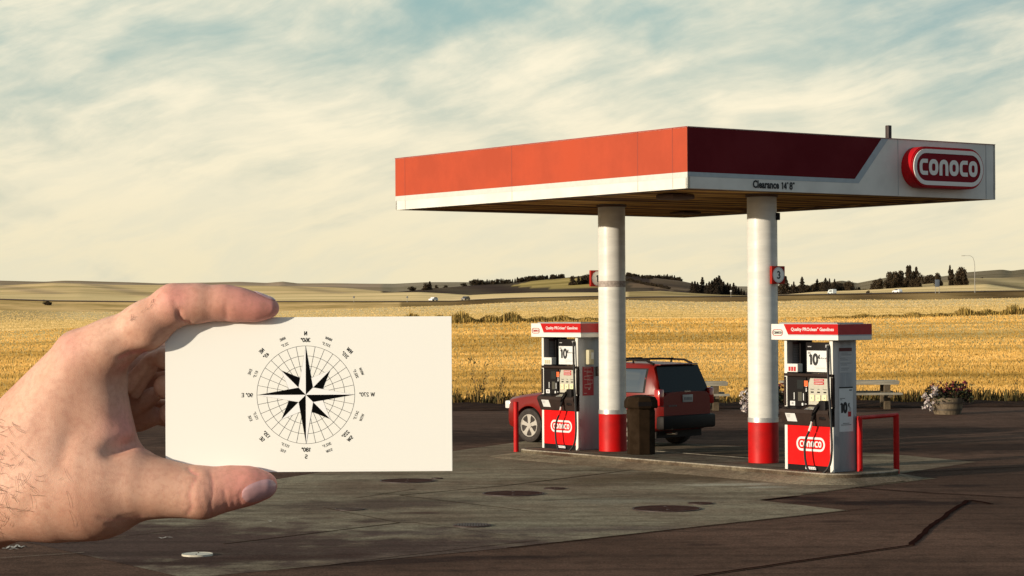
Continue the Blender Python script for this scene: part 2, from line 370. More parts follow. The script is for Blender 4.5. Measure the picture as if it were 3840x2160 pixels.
CONC = ground_mat('concrete', (0.29, 0.25, 0.172), (0.185, 0.135, 0.092), 0.35, [
    (-4.6, 25.0, 4.6, 3.6, 0, (0.085, 0.052, 0.042), 1.0), (-0.6, 24.2, 3.0, 1.6, 10, (0.10, 0.068, 0.055), 0.9), (-1.4, 30.5, 1.6, 1.0, 0, (0.11, 0.085, 0.06), 0.7), stain(1250, 2060, 2.5, 0.8, 12, (0.07, 0.042, 0.034), 0.8), stain(900, 2100, 2.0, .4, 15, (0.05, 0.026, 0.02), 0.8),
    stain(1330, 1895, 1.9, 0.9, 8, (0.10, 0.068, 0.052), 0.8), stain(2050, 1990, 2.6, 0.5, 6, (0.11, 0.078, 0.065), 0.7),
    stain(1580, 1925, 0.4, 0.25, 0, (0.075, 0.035, 0.028), 0.8), stain(2600, 1790, 3.4, 1.3, 20, (0.11, 0.078, 0.045), 0.75),
    stain(2160, 1735, 0.5, 0.25, 0, OIL, 0.7), stain(2250, 1765, 0.9, 0.3, 0, (0.06, 0.04, 0.025), 0.6), stain(3350, 1800, 1.4, 0.8, 20, (0.12, 0.09, 0.055), 0.6),
    stain(2900, 1700, 3.0, 2.6, 20, (0.055, 0.034, 0.02), 0.8), stain(2720, 1818, 0.75, 0.3, 5, (0.42, 0.40, 0.31), 0.9), stain(2850, 1828, 0.45, 0.2, 5, (0.40, 0.38, 0.30), 0.8),
    stain(2350, 1880, 1.4, 0.6, 5, (0.22, 0.20, 0.15), 0.6), stain(1500, 1750, 2.5, 1.0, 10, (0.17, 0.15, 0.10), 0.7)], grain=0.4)
mb = MB(); mb.rect(-120, -40, 120, 61.2, ASPH); tag(mb.build('asphalt_lot', smooth=0), kind='structure')
cp = [(1000, 1803), (1710, 1690), (2020, 1647), (2420, 1657), (2900, 1679), (3239, 1697), (3376, 1706), (3660, 1732), (3376, 1775), (3440, 1787), (3512, 1794), (3160, 1835),
      (2856, 1877), (3180, 1914), (2620, 1975), (1900, 2055), (700, 2168), (60, 2024)]
mb = MB(); mb.add([tuple(G(*p, 0.004)) for p in cp], [tuple(range(len(cp)))[::-1]], CONC); o = mb.build('concrete_apron', smooth=0)
tag(o, kind='structure')
JOINT = mat('dark_joint', (0.040, 0.024, 0.017), 1.0, spec=0.0); TAR = mat('tar', (0.026, 0.011, 0.009), 1.0, nz=0.3, spec=0.0)
def ground_line(mb, pts, w, m, z, jit=0.0, seg=0.35):
    P = [Vector(gp(*p)) for p in pts]; out = []
    for a, b in zip(P[:-1], P[1:]):
        n = max(2, int((b - a).length / seg))
        for i in range(n): out.append(a.lerp(b, i / n))
    out.append(P[-1]); q = []
    for i, p in enumerate(out):
        j = jit * (random.random() - .5) * 2; q.append((p.x + j, p.y + j * .5))
    mb.stroke(q, w, m, Matrix.Translation((0, 0, z)))
mb = MB()
for pts, w in [([(1900, 1822), (2380, 1762), (2600, 1748)], .035), ([(840, 2042), (1500, 1962), (1560, 1962)], .03), ([(1500, 1859), (2000, 1920)], .022),
               ([(1400, 1850), (1560, 1860)], .02), ([(1210, 1905), (1500, 1962)], .016), ([(730, 2068), (870, 2062)], .02), ([(1500, 1859), (1900, 1822)], .03),
               ([(1560, 1962), (1900, 2010)], .016), ([(1000, 2150), (1600, 2075), (2020, 2028)], .018), ([(2020, 1880), (2440, 1858)], .02), ([(250, 2040), (700, 1985)], .016), ([(2440, 1858), (2860, 1877)], .014), ([(1330, 1870), (1560, 1835)], .02)]:
    ground_line(mb, pts, w, JOINT, 0.008, 0.012)
tag(mb.build('concrete_joints', smooth=0), kind='structure')
mb = MB()
for pts, w in [([(2600, 2165), (2980, 2110), (3413, 2048)], .055), ([(3413, 2048), (3480, 1985), (3560, 1925), (3632, 1878)], .07), ([(3205, 1831), (3500, 1852), (3900, 1872)], .06),
               ([(3632, 1878), (3720, 1892)], .08), ([(1900, 2058), (2620, 1978), (3180, 1916), (3260, 1910)], .03), ([(3000, 1856), (3160, 1836), (3400, 1805)], .03), ([(2850, 1878), (2990, 1862)], .07), ([(3376, 1776), (3900, 1750)], .05)]:
    ground_line(mb, pts, w, TAR, 0.012, 0.02, 0.25)
tag(mb.build('asphalt_cracks', smooth=0), kind='structure')
WPAINT = mat('worn_white_paint', (0.62, 0.56, 0.48), 0.8, nz=0.5, nscale=30)
FPAINT = mat('faded_line_paint', (0.26, 0.19, 0.13), 0.85, nz=0.6, nscale=12)
mb = MB(); ground_line(mb, [(-200, 2108), (20, 2096), (315, 2076)], .022, FPAINT, 0.016, 0.004)
tag(mb.build('painted_line', smooth=0), kind='structure')
mb = MB(); ground_line(mb, [(-30, 2052), (22, 2062), (40, 2050), (50, 2060), (66, 2047), (76, 2058), (92, 2052)], .028, WPAINT, 0.016, 0.01, 0.06)
ground_line(mb, [(34, 2066), (52, 2062), (68, 2064)], .02, WPAINT, 0.017, 0.006, 0.05)
ground_line(mb, [(597, 2020), (606, 2024), (622, 2018), (645, 2020)], .022, WPAINT, 0.017, 0.01, 0.05)
ground_line(mb, [(1008, 1958), (1016, 1960)], .03, WPAINT, 0.017, 0.01, 0.05)
tag(mb.build('painted_ground_marks', smooth=0), kind='structure')

IRON = mat('rusty_iron', (0.060, 0.026, 0.020), 1.0, spec=.05, nz=0.35, nscale=7, bump=0.3, bscale=90)
IRON2 = mat('iron_rim', (0.035, 0.017, 0.014), 0.6)
LIDW = mat('pale_lid', (0.62, 0.58, 0.48), 0.6, nz=0.3, nscale=9)
def cover(px, py, rpx, label, m=IRON, h=0.012, ridge=False, z0=0.004):
    c = G(px, py); r = rpx * c.y / F
    t = thing('manhole_cover', (c.x, c.y, z0), label, 'manhole cover', group='steel covers set in the forecourt')
    mb = MB(); mb.lathe([(r, 0), (r, h), (r * .955, h), (r * .955, h * .6), (0.001, h * .6)], IRON2 if m is not LIDW else LIDW, 48); mb.build('rim', t)
    mb = MB(); mb.cyl((0, 0), r * .94, 0.001, h * .9, m, 48)
    if ridge:
        for k in range(-6, 7):
            x = k * r / 7; l = math.sqrt(max(0, (r * .9) ** 2 - x * x)); mb.box((x - .012, -l, h * .9), (x + .012, l, h * 1.6), IRON2)
    else:
        mb.cyl((0, r * .5), r * .05, h * .9, h * 1.3, IRON2, 10); mb.cyl((0, -r * .5), r * .05, h * .9, h * 1.3, IRON2, 10)
    mb.build('lid', t); return t
cover(1528, 1805, 104, 'large dark round cover just right of the thumb, leftmost of the three large covers')
cover(1925, 1853, 116, 'large dark round cover in the middle of the row of three large covers')
cover(2500, 1910, 130, 'largest round cover, nearest, left of the right pump, in pale concrete')
cover(1640, 1796, 22, 'tiny rust ring cover behind the leftmost large cover')
cover(2080, 1834, 42, 'small round cover beside the middle large cover')
cover(2627, 1890, 48, 'small round cover touching the far edge of the largest cover')
cover(1312, 1912, 55, 'faint flat round cover the colour of the stained concrete', m=mat('faint_iron', (0.10, 0.07, 0.055), 1.0, spec=.05, nz=0.3))
cover(1770, 1973, 72, 'round ribbed drain cover with parallel slots in the concrete', m=mat('grate_iron', (0.11, 0.077, 0.058), 1.0, spec=.05, nz=0.3), ridge=True)
cover(740, 2084, 58, 'cream white round lid standing proud of the ground below the hand', m=LIDW, h=0.02)

# ------------------------------------------------------------------ terrain beyond the lot
def pl(*p):
    xs = [a for a, b in p]; ys = [b for a, b in p]; return lambda x: float(np.interp(x, xs, ys))
L150 = pl((-3000, 1262), (0, 1247), (400, 1228), (1500, 1214), (2300, 1199), (2900, 1194), (3100, 1193), (3840, 1178), (6800, 1165))
L850 = pl((-3000, 1160), (0, 1163), (200, 1166), (500, 1171), (1000, 1168), (1500, 1151), (1700, 1145), (1900, 1134), (2250, 1123), (2350, 1124), (2600, 1131), (2790, 1131), (2950, 1128), (3100, 1125), (3300, 1123), (3400, 1124), (3840, 1116), (6800, 1100))
L900 = pl((-3000, 1128), (0, 1125), (200, 1131), (500, 1134), (1500, 1133), (1700, 1132), (1760, 1128), (1900, 1121), (2250, 1113), (2350, 1118), (2800, 1113), (2950, 1109), (3200, 1105), (3400, 1101), (3840, 1093), (6800, 1080))
L1200 = pl((-3000, 1100), (0, 1103), (300, 1099), (500, 1108), (1000, 1104), (1400, 1099), (1500, 1097), (1570, 1096), (1680, 1102), (1760, 1108), (1850, 1104), (2000, 1100), (2250, 1100), (2350, 1098), (2480, 1094), (2600, 1103), (2700, 1109), (2800, 1112), (2950, 1108), (3060, 1098), (3250, 1090), (3400, 1080), (3600, 1071), (3700, 1067), (3750, 1075), (3840, 1088), (6800, 1090))
L1700 = pl((-3000, 1072), (0, 1072), (100, 1066), (200, 1061), (300, 1063), (420, 1068), (700, 1070), (1100, 1073), (1300, 1080), (1480, 1096), (1560, 1088), (1700, 1075), (1800, 1067), (1900, 1063), (2000, 1052), (2100, 1042), (2250, 1025), (2320, 1023), (2350, 1031), (2450, 1040), (2550, 1051), (2620, 1065), (2680, 1079), (2740, 1088), (2800, 1094), (2900, 1103), (3050, 1098), (3100, 1090), (3250, 1085), (3400, 1074), (3560, 1052), (3640, 1048), (3760, 1046), (3840, 1042), (6800, 1050))
L3500 = pl((-3000, 1052), (0, 1049), (170, 1052), (240, 1048), (300, 1049), (500, 1056), (600, 1061), (700, 1060), (800, 1059), (900, 1057), (1000, 1062), (1060, 1057), (1120, 1064), (1250, 1063), (1480, 1065), (1600, 1060), (1750, 1061), (1800, 1065), (2100, 1066), (2500, 1070), (2760, 1071), (2900, 1072), (3050, 1070), (3100, 1060), (3155, 1050), (3214, 1060), (3327, 1039), (3440, 1037), (3539, 1034), (3630, 1019), (3757, 1009), (3794, 1014), (3840, 1008), (6800, 1030))
keyZ = [61.2, 150, 850, 900, 1200, 1700, 2300, 3500, 5200]
def zline(L, px, Z):
    return At(px, L(px), Z).z
def hnoise(x, y):
    return math.sin(x * 1.3 + 2 * math.sin(y * .7)) * .5 + math.sin(x * 3.1 + y * 1.7) * .25
def terr(px, Z):
    zs = [-0.02, zline(L150, px, 150), zline(L850, px, 850), zline(L900, px, 900), zline(L1200, px, 1200), zline(L1700, px, 1700), 0, zline(L3500, px, 3500), 0]
    zs[6] = min(zs[5], zline(L3500, px, 3500)) - 14; zs[8] = zs[7] - 120
    k = 0
    while k < 7 and Z > keyZ[k + 1]: k += 1
    t = (Z - keyZ[k]) / (keyZ[k + 1] - keyZ[k]); t = min(1, max(0, t))
    if k >= 4: t = t * t * (3 - 2 * t)
    elif k == 1:
        return zs[1] * (1 - t) + zs[2] * t - math.sin(t * math.pi) * 1.2
    return zs[k] * (1 - t) + zs[k + 1] * t
def ground_z(x, y): return terr(CX + F * x / y, y)
def on_ground(px, Y, dz=0.0): d = ray(px, 1100); x = d.x * Y; return Vector((x, Y, terr(px, Y) + dz + (hnoise(x / 260, Y / 300) * (Y / 1700) * 1.2 if Y > 1000 else 0)))
pxs = list(range(-3000, -60, 140)) + list(range(-60, 3900, 14)) + list(range(3900, 6800, 140))
GOLD = (0.86, 0.54, 0.17); PALE = (0.92, 0.66, 0.30); PALE2 = (0.98, 0.70, 0.33); DRKB = (0.050, 0.026, 0.018); OLIV = (0.50, 0.36, 0.12); TANF = (0.46, 0.36, 0.20)
def lerp(a, b, t): return tuple(x * (1 - t) + y * t for x, y in zip(a, b))
def inpoly(x, y, P):
    c = False; j = len(P) - 1
    for i in range(len(P)):
        if (P[i][1] > y) != (P[j][1] > y) and x < (P[j][0] - P[i][0]) * (y - P[i][1]) / (P[j][1] - P[i][1]) + P[i][0]: c = not c
        j = i
    return c
patchP = [(1920, 1071), (2000, 1052), (2130, 1043), (2250, 1035), (2345, 1040), (2345, 1072), (2200, 1078), (2130, 1083), (2000, 1078)]
patch2 = [(2360, 1062), (2440, 1068), (2480, 1076), (2560, 1080), (2660, 1092), (2520, 1090), (2420, 1078), (2350, 1072)]
def tcol(px, Z, y):
    if Z < 150:
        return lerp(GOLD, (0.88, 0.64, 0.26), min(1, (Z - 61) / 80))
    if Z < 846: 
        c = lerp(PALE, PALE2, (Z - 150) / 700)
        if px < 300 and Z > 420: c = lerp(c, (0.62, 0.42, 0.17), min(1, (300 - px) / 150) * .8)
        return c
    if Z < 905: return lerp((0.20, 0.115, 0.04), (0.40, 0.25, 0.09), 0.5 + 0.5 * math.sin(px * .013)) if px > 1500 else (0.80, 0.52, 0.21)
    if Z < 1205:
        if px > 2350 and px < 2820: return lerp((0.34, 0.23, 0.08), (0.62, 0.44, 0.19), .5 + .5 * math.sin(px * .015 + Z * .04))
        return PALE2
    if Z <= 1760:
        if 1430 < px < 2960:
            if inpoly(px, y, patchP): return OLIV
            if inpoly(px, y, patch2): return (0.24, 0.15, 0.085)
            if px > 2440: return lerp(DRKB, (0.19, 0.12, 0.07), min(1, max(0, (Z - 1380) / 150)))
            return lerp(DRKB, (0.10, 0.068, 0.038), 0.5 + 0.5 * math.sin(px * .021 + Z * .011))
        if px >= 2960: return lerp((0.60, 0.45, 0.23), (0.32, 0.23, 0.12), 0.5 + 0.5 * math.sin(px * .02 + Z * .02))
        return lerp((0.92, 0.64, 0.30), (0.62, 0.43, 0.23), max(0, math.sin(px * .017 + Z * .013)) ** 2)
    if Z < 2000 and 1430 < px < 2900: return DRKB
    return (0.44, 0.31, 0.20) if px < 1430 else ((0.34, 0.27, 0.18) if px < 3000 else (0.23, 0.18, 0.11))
def terr_mat(name, scale, stretch, a=0.35, fine=None, rough=0.95, bump=0.0, sub=0.0):
    m = bpy.data.materials.new(name); m.use_nodes = True; t = NT(m.node_tree); b = m.node_tree.nodes['Principled BSDF']
    at = t.n('ShaderNodeAttribute', attribute_name='Col'); tc = t.n('ShaderNodeTexCoord')
    mp = t.n('ShaderNodeMapping'); t.link(tc.outputs['Object'], mp.inputs[0]); mp.inputs['Scale'].default_value = stretch; mp.inputs['Rotation'].default_value = (0, 0, R(4))
    n = t.n('ShaderNodeTexNoise', i={'Scale': scale, 'Detail': 9.0, 'Roughness': 0.68}); t.link(mp.outputs[0], n.inputs['Vector'])
    f = t.sm(n.outputs[0], 0.30, 0.62, 1 - a, 1.12)
    mp2 = t.n('ShaderNodeMapping'); t.link(tc.outputs['Object'], mp2.inputs[0]); mp2.inputs['Scale'].default_value = (stretch[0] * .25, stretch[1] * 2.2, 1)
    n2 = t.n('ShaderNodeTexNoise', i={'Scale': scale * 1.7, 'Detail': 6.0, 'Roughness': 0.7}); t.link(mp2.outputs[0], n2.inputs['Vector'])
    f = t.m('MULTIPLY', f, t.sm(n2.outputs[0], 0.30, 0.58, 1 - a * .7, 1.05))
    f2 = t.m('POWER', f, 1.35)
    c = t.mix(1.0, at.outputs['Color'], t.n('ShaderNodeCombineColor', i={0: f, 1: f, 2: f2}).outputs[0], 'MULTIPLY')
    t.link(c, b.inputs['Base Color']); b.inputs['Roughness'].default_value = rough; b.inputs['Specular IOR Level'].default_value = 0.05
    if bump:
        bp = t.n('ShaderNodeBump', i={'Strength': 1.0, 'Distance': bump}); t.link(n.outputs[0], bp.inputs['Height']); t.link(bp.outputs[0], b.inputs['Normal'])
    return m
def strip(name, zlist, m, kind='structure', lift=0.0):
    V = []; Cc = []; nr = len(zlist); nc = len(pxs)
    for Z in zlist:
        for p in pxs:
            x = ray(p, 1100).x * Z; z = terr(p, Z)
            if Z > 900: z += hnoise(x / 260, Z / 300) * (Z / 1700) * 1.2
            if Z < 800 and Z > 61.3: z += hnoise(x / 14, Z / 23) * .05
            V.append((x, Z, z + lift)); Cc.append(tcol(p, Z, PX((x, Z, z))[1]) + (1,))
    f = [(r * nc + c, r * nc + c + 1, (r + 1) * nc + c + 1, (r + 1) * nc + c) for r in range(nr - 1) for c in range(nc - 1)]
    o = npmesh(name, V, f, [m], smooth=True)
    a = o.data.color_attributes.new('Col', 'FLOAT_COLOR', 'POINT'); a.data.foreach_set('color', np.array(Cc, dtype=np.float32).ravel())
    return tag(o, kind=kind)
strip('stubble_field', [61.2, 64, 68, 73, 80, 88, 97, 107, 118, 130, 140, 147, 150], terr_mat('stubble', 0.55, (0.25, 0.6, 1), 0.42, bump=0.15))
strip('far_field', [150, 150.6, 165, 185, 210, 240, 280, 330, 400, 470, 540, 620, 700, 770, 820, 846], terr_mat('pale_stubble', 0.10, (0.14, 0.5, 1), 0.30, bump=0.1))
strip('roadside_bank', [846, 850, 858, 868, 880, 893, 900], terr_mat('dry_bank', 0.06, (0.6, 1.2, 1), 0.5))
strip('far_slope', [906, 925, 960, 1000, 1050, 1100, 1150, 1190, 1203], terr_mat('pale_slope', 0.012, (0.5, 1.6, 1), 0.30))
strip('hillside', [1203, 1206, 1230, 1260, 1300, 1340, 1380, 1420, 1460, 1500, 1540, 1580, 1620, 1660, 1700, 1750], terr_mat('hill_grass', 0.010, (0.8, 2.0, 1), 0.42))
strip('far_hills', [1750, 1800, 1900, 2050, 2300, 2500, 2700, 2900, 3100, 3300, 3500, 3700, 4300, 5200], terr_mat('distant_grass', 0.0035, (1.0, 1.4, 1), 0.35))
HWY = mat('highway_asphalt', (0.07, 0.055, 0.045), 0.9)
strip('highway', [900, 900.2, 903, 906], HWY, lift=0.25)
# verge between lot and field
VERGE = ground_mat('verge_soil', (0.05, 0.026, 0.015), (0.028, 0.012, 0.008), 1.3, grain=0.6)
V = []; xs_ = np.arange(-120, 121, 0.5)
for r_, (yy, zz) in enumerate([(58.6, 0.006), (59.0, 0.05), (60.0, 0.10), (61.0, 0.10), (61.9, 0.04)]):
    for x in xs_: V.append((x, yy + 0.25 * math.sin(x * 1.1) + 0.15 * math.sin(x * 3.7), zz * (1 + .4 * math.sin(x * 2.3 + yy)) + (.006 if r_ == 0 else 0)))
nc = len(xs_); tag(npmesh('verge', V, [(r * nc + c, r * nc + c + 1, (r + 1) * nc + c + 1, (r + 1) * nc + c) for r in range(4) for c in range(nc - 1)], [VERGE], smooth=True), kind='structure')

# stalks: standing straw, weeds
def blade_mat(name, cols, streak=False):
    m = bpy.data.materials.new(name); m.use_nodes = True; t = NT(m.node_tree); b = m.node_tree.nodes['Principled BSDF']
    g = t.n('ShaderNodeNewGeometry')
    c = t.ramp(g.outputs['Random Per Island'], [(i / (len(cols) - 1), c) for i, c in enumerate(cols)])
    if streak:                                        # swaths left by the harvester and patchy ripening
        tc = t.n('ShaderNodeTexCoord')
        for sc_, st, lo in ((.35, (.12, .9, 1), .62), (.05, (.35, 1.5, 1), .66), (1.2, (.3, 1, 1), .72)):
            mp = t.n('ShaderNodeMapping'); t.link(tc.outputs['Object'], mp.inputs[0]); mp.inputs['Scale'].default_value = st; mp.inputs['Rotation'].default_value = (0, 0, R(3))
            n = t.n('ShaderNodeTexNoise', i={'Scale': sc_, 'Detail': 5.0, 'Roughness': .6}); t.link(mp.outputs[0], n.inputs['Vector']); f = t.sm(n.outputs[0], .34, .62, lo, 1.08); f2 = t.m('POWER', f, 1.5)
            c = t.mix(1.0, c, t.n('ShaderNodeCombineColor', i={0: f, 1: f, 2: f2}).outputs[0], 'MULTIPLY')
    t.link(c, b.inputs['Base Color'])
    b.inputs['Roughness'].default_value = 0.7; b.inputs['Specular IOR Level'].default_value = 0.2
    return m
def blades(name, X, Y, Z0, h, w, m, lean=0.25, kind='stuff', label=None, cat=None, sun=False):
    n = len(X); a = rng.normal(R(-29), .32, n) if sun else rng.uniform(0, math.pi, n); lx = rng.normal(0, lean, n) * h; ly = rng.normal(0, lean, n) * h
    V = np.zeros((n, 4, 3)); dx = np.cos(a) * w / 2; dy = np.sin(a) * w / 2
    V[:, 0] = np.stack([X - dx, Y - dy, Z0], 1); V[:, 1] = np.stack([X + dx, Y + dy, Z0], 1)
    V[:, 2] = np.stack([X + dx * .5 + lx, Y + dy * .5 + ly, Z0 + h], 1); V[:, 3] = np.stack([X - dx * .5 + lx, Y - dy * .5 + ly, Z0 + h], 1)
    o = npmesh(name, V.reshape(-1, 3), np.arange(4 * n).reshape(-1, 4), [m]); tag(o, kind=kind)
    if label: tag(o, label, cat)
    return o
STRAW = blade_mat('straw', [(0.47, 0.265, 0.065), (0.57, 0.335, 0.085), (0.61, 0.375, 0.11), (0.51, 0.295, 0.07), (0.63, 0.41, 0.145)], True)
PSTRAW = blade_mat('pale_straw', [(0.48, 0.34, 0.14), (0.54, 0.39, 0.17), (0.57, 0.42, 0.19), (0.51, 0.365, 0.155)], True)
WEED = blade_mat('dry_weed', [(0.10, 0.06, 0.015), (0.26, 0.17, 0.04), (0.42, 0.28, 0.07), (0.16, 0.09, 0.02), (0.20, 0.16, 0.04)])
GWEED = blade_mat('dark_weed', [(0.03, 0.03, 0.008), (0.09, 0.07, 0.02), (0.18, 0.11, 0.03), (0.05, 0.025, 0.01)])
def gz_arr(X, Y): return np.array([ground_z(x, y) if y > 61.2 else 0.03 for x, y in zip(X, Y)])
def field_pts(N, ya, yb, k=0.29): Y = 1 / rng.uniform(1 / yb, 1 / ya, N); return (rng.random(N) - .5) * 2 * k * Y, Y
N = 190000; X, Y = field_pts(N, 61.5, 152)
hh = rng.uniform(0.05, 0.115, N) * np.where(Y < 63.5, 2.3 + np.sin(X * 2.1) * .4 + np.sin(X * .7) * .4, 1.0)
blades('wheat_stubble', X, Y, gz_arr(X, Y) - .01, hh, rng.uniform(.02, .045, N) * (Y / 62), STRAW, .12, sun=True, label='golden cut wheat stubble covering the field behind the pumps', cat='wheat')
N = 7000; X = (rng.random(N) - .5) * 2 * 19; Y = rng.normal(61.3, .35, N)
hh = rng.uniform(0.05, 0.30, N) * (1 + 0.5 * np.sin(X * .9) * np.sin(X * .31))
blades('verge_weeds', X, Y, np.full(N, 0.04), np.abs(hh) + .05, rng.uniform(.02, .06, N), GWEED, label='dark low weeds along the edge of the field', cat='weeds')
N = 120000; X, Y = field_pts(N, 152, 850); blades('far_stubble', X, Y, gz_arr(X, Y) - .01, rng.uniform(.08, .14, N) * (Y / 400) ** .4, rng.uniform(.08, .15, N) * (Y / 200), PSTRAW, .1, sun=True, label='pale golden stubble on the far side of the weed strip', cat='wheat')
# taller weed strips across the field
N = 9000; pxw = np.concatenate([rng.uniform(1440, 2330, 5200), rng.uniform(3080, 3950, 3800)]); Yw = rng.normal(150, 1.3, N); Xw = (pxw - CX) / F * Yw
den = np.where(pxw < 2400, np.interp(pxw, [1440, 1560, 1700, 1900, 2080, 2330], [.8, 1.1, 1.2, 1.0, .6, .25]), np.interp(pxw, [3080, 3200, 3500, 3650, 3950], [.22, .3, .4, .85, 1.1]))
hh = den * rng.uniform(0.12, 0.6, N) * (0.7 + .5 * np.sin(pxw * .05) * np.sin(pxw * .017)); hh[rng.random(N) < .006] *= 1.8
blades('tall_weeds', Xw, Yw, gz_arr(Xw, Yw), np.abs(hh) + .05, rng.uniform(.05, .11, N), WEED, .15, label='tall dry brown weeds growing in a strip across the field', cat='weeds')
def tall_weed(px, Y, h, label):
    b = on_ground(px, Y); mb = MB(); rr = random.Random(int(px)); 
    for k in range(5):
        l = Vector((rr.uniform(-.25, .25) * h, rr.uniform(-.2, .2) * h, h * rr.uniform(.6, 1)))
        pts = [Vector((0, 0, 0)), l * .5 + Vector((rr.uniform(-.04, .04), 0, 0)), l]; mb.tube(pts, [.008, .006, .003], GWEED, 4)
        for j in range(9):
            q = l * rr.uniform(.25, 1); s_ = .05 * h + .02; a = rr.uniform(0, 6.3); d = Vector((math.cos(a), math.sin(a), .5)) * s_
            mb.add([q, q + d, q + d * .6 + Vector((0, 0, s_ * .7))], [(0, 1, 2)], GWEED)
    o = mb.build('weed', smooth=0); o.location = b; tag(o, label, 'weed')
tall_weed(1790, 62, 1.35, 'tall thin dark weed at the field edge right of the card')
tall_weed(1800, 61.6, 0.7, 'short leafy weed at the foot of the tall weed right of the card')
tall_weed(1865, 61.5, 0.9, 'single upright dark weed left of the red car bonnet')
tall_weed(3805, 63, 0.7, 'small dark weed in the wheat at the far right edge')
#@@STATION
# ------------------------------------------------------------------ canopy
FC = Frame((2.7294, 33.7644, 4.55)); LA, LB, FH = 8.30, 7.02, 0.95
can = thing('station_canopy', FC.o, 'big flat red and white fuel station canopy with CONOCO sign and clearance lettering', 'canopy', -YAW)
SOF = bpy.data.materials.new('soffit_metal'); SOF.use_nodes = True
def _soffit():
    t = NT(SOF.node_tree); b = SOF.node_tree.nodes['Principled BSDF']; tc = t.n('ShaderNodeTexCoord')
    sx = t.n('ShaderNodeSeparateXYZ'); t.link(tc.outputs['Object'], sx.inputs[0])
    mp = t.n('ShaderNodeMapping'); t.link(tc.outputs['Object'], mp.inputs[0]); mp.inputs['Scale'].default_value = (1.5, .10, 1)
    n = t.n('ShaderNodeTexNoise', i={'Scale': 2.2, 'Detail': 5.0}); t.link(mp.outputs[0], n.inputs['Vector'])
    t.link(t.ramp(n.outputs[0], [(.38, (.06, .024, .014)), (.5, (.34, .18, .06)), (.60, (.85, .52, .17))]), b.inputs['Base Color'])  # orange bounce from the ground is painted into the deck streaks
    b.inputs['Roughness'].default_value = .8; b.inputs['Specular IOR Level'].default_value = .1
_soffit()
SOFT = mat('soffit_trim', (0.13, 0.08, 0.06), 0.6)
mb = MB()                                            # deck: ribs running into depth
w = 0.203; x = -LA + .05
while x < -0.06:
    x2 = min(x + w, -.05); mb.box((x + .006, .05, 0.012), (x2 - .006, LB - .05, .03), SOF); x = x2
mb.box((-LA + .05, .05, .032), (-.05, LB - .05, .06), BLACK)
mb.build('soffit', can, smooth=0)
mb = MB()
for a_, b_ in [((-LA + .052, .052), (-.052, .30)), ((-LA + .052, LB - .30), (-.052, LB - .052)), ((-LA + .052, .302), (-LA + .30, LB - .302)), ((-.30, .302), (-.052, LB - .302))]:
    mb.box((a_[0], a_[1], .002), (b_[0], b_[1], .011), SOFT)
mb.box((-LA + .3, LB - .75, -.0), (-.3, LB - .68, .010), SOFT)
mb.build('soffit_trim', can, smooth=0)
mb = MB(); mb.box((-LA + .05, .05, .061), (-.05, LB - .05, FH - .06), STEEL); mb.build('roof_deck', can, smooth=0)
def fascia(name, P0, X, L, slope):                   # X along, P0 = start, outward normal = X x up
    M = facing(X, (0, 0, 1), P0); mb = MB(); a_, b_ = .185, .275
    def face(poly, m, z): mb.add([(p[0], p[1], z) for p in poly], [tuple(range(len(poly)))], m, M)
    mb.box((0, 0, -.05), (L, FH, 0), WHITE, M)
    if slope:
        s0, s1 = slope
        face([(0, .255), (s1, .255), (s0, FH - .004), (0, FH - .004)], RED_SHADE, .004)
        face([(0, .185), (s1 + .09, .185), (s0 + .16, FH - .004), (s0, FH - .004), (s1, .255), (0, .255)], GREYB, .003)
    else:
        face([(0, .255), (L, .255), (L, FH - .004), (0, FH - .004)], RED, .004); face([(0, .165), (L, .165), (L, .255), (0, .255)], OFFW, .003)
    mb.box((-.0, FH, -.055), (L, FH + .012, .012), mat('coping_red', (0.33, 0.03, 0.02), .5) if not slope else mat('coping_grey', (0.35, 0.2, 0.18), .5), M)
    if slope:
        for y in (6.78, 4.62): mb.box((y, .01, .001), (y + .01, FH, .0055), mat('seam_grey', (.4, .42, .42), .7), M)
    else:
        for x in ((.32, 3.67, 7.08, 7.94) if L > 8 else ()): mb.box((x, .255, .0045), (x + .012, FH, .0065), SEAM, M); mb.box((x, .01, .0035), (x + .01, .255, .0055), SEAM2, M)
    return mb.build(name, can, smooth=0)
SEAM = mat('seam', (0.28, 0.05, 0.03), .7); SEAM2 = mat('seam_pale', (0.55, 0.52, 0.45), .7)
fl_ = fascia('fascia', (-LA, 0, 0), (1, 0, 0), LA, None)
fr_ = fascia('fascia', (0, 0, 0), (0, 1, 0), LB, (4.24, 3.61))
fb_ = fascia('fascia', (0, LB, 0), (-1, 0, 0), LA, None); fk_ = fascia('fascia', (-LA, LB, 0), (0, -1, 0), LB, None)
SEAM = mat('seam', (0.28, 0.05, 0.03), .7); SEAM2 = mat('seam_pale', (0.55, 0.52, 0.45), .7)
mb = MB(); c1_ = FC.hit(2825, 694, 0, .006); c2_ = FC.hit(2976, 703, 0, .006)
MT = facing((0, 1, 0), (0, 0, 1), (.007, (c1_.y + c2_.y) / 2, .098)); mb.text('Clearance', .165, INK, MT, x=-.165, bold=.04, sx=.84); glyphs(mb, '14\'', .115, INK, MT, x=.245, w=.2, sx=.9); glyphs(mb, '8"', .115, INK, MT, x=.405, w=.2, sx=.9); mb.build('clearance_lettering', can, smooth=0)
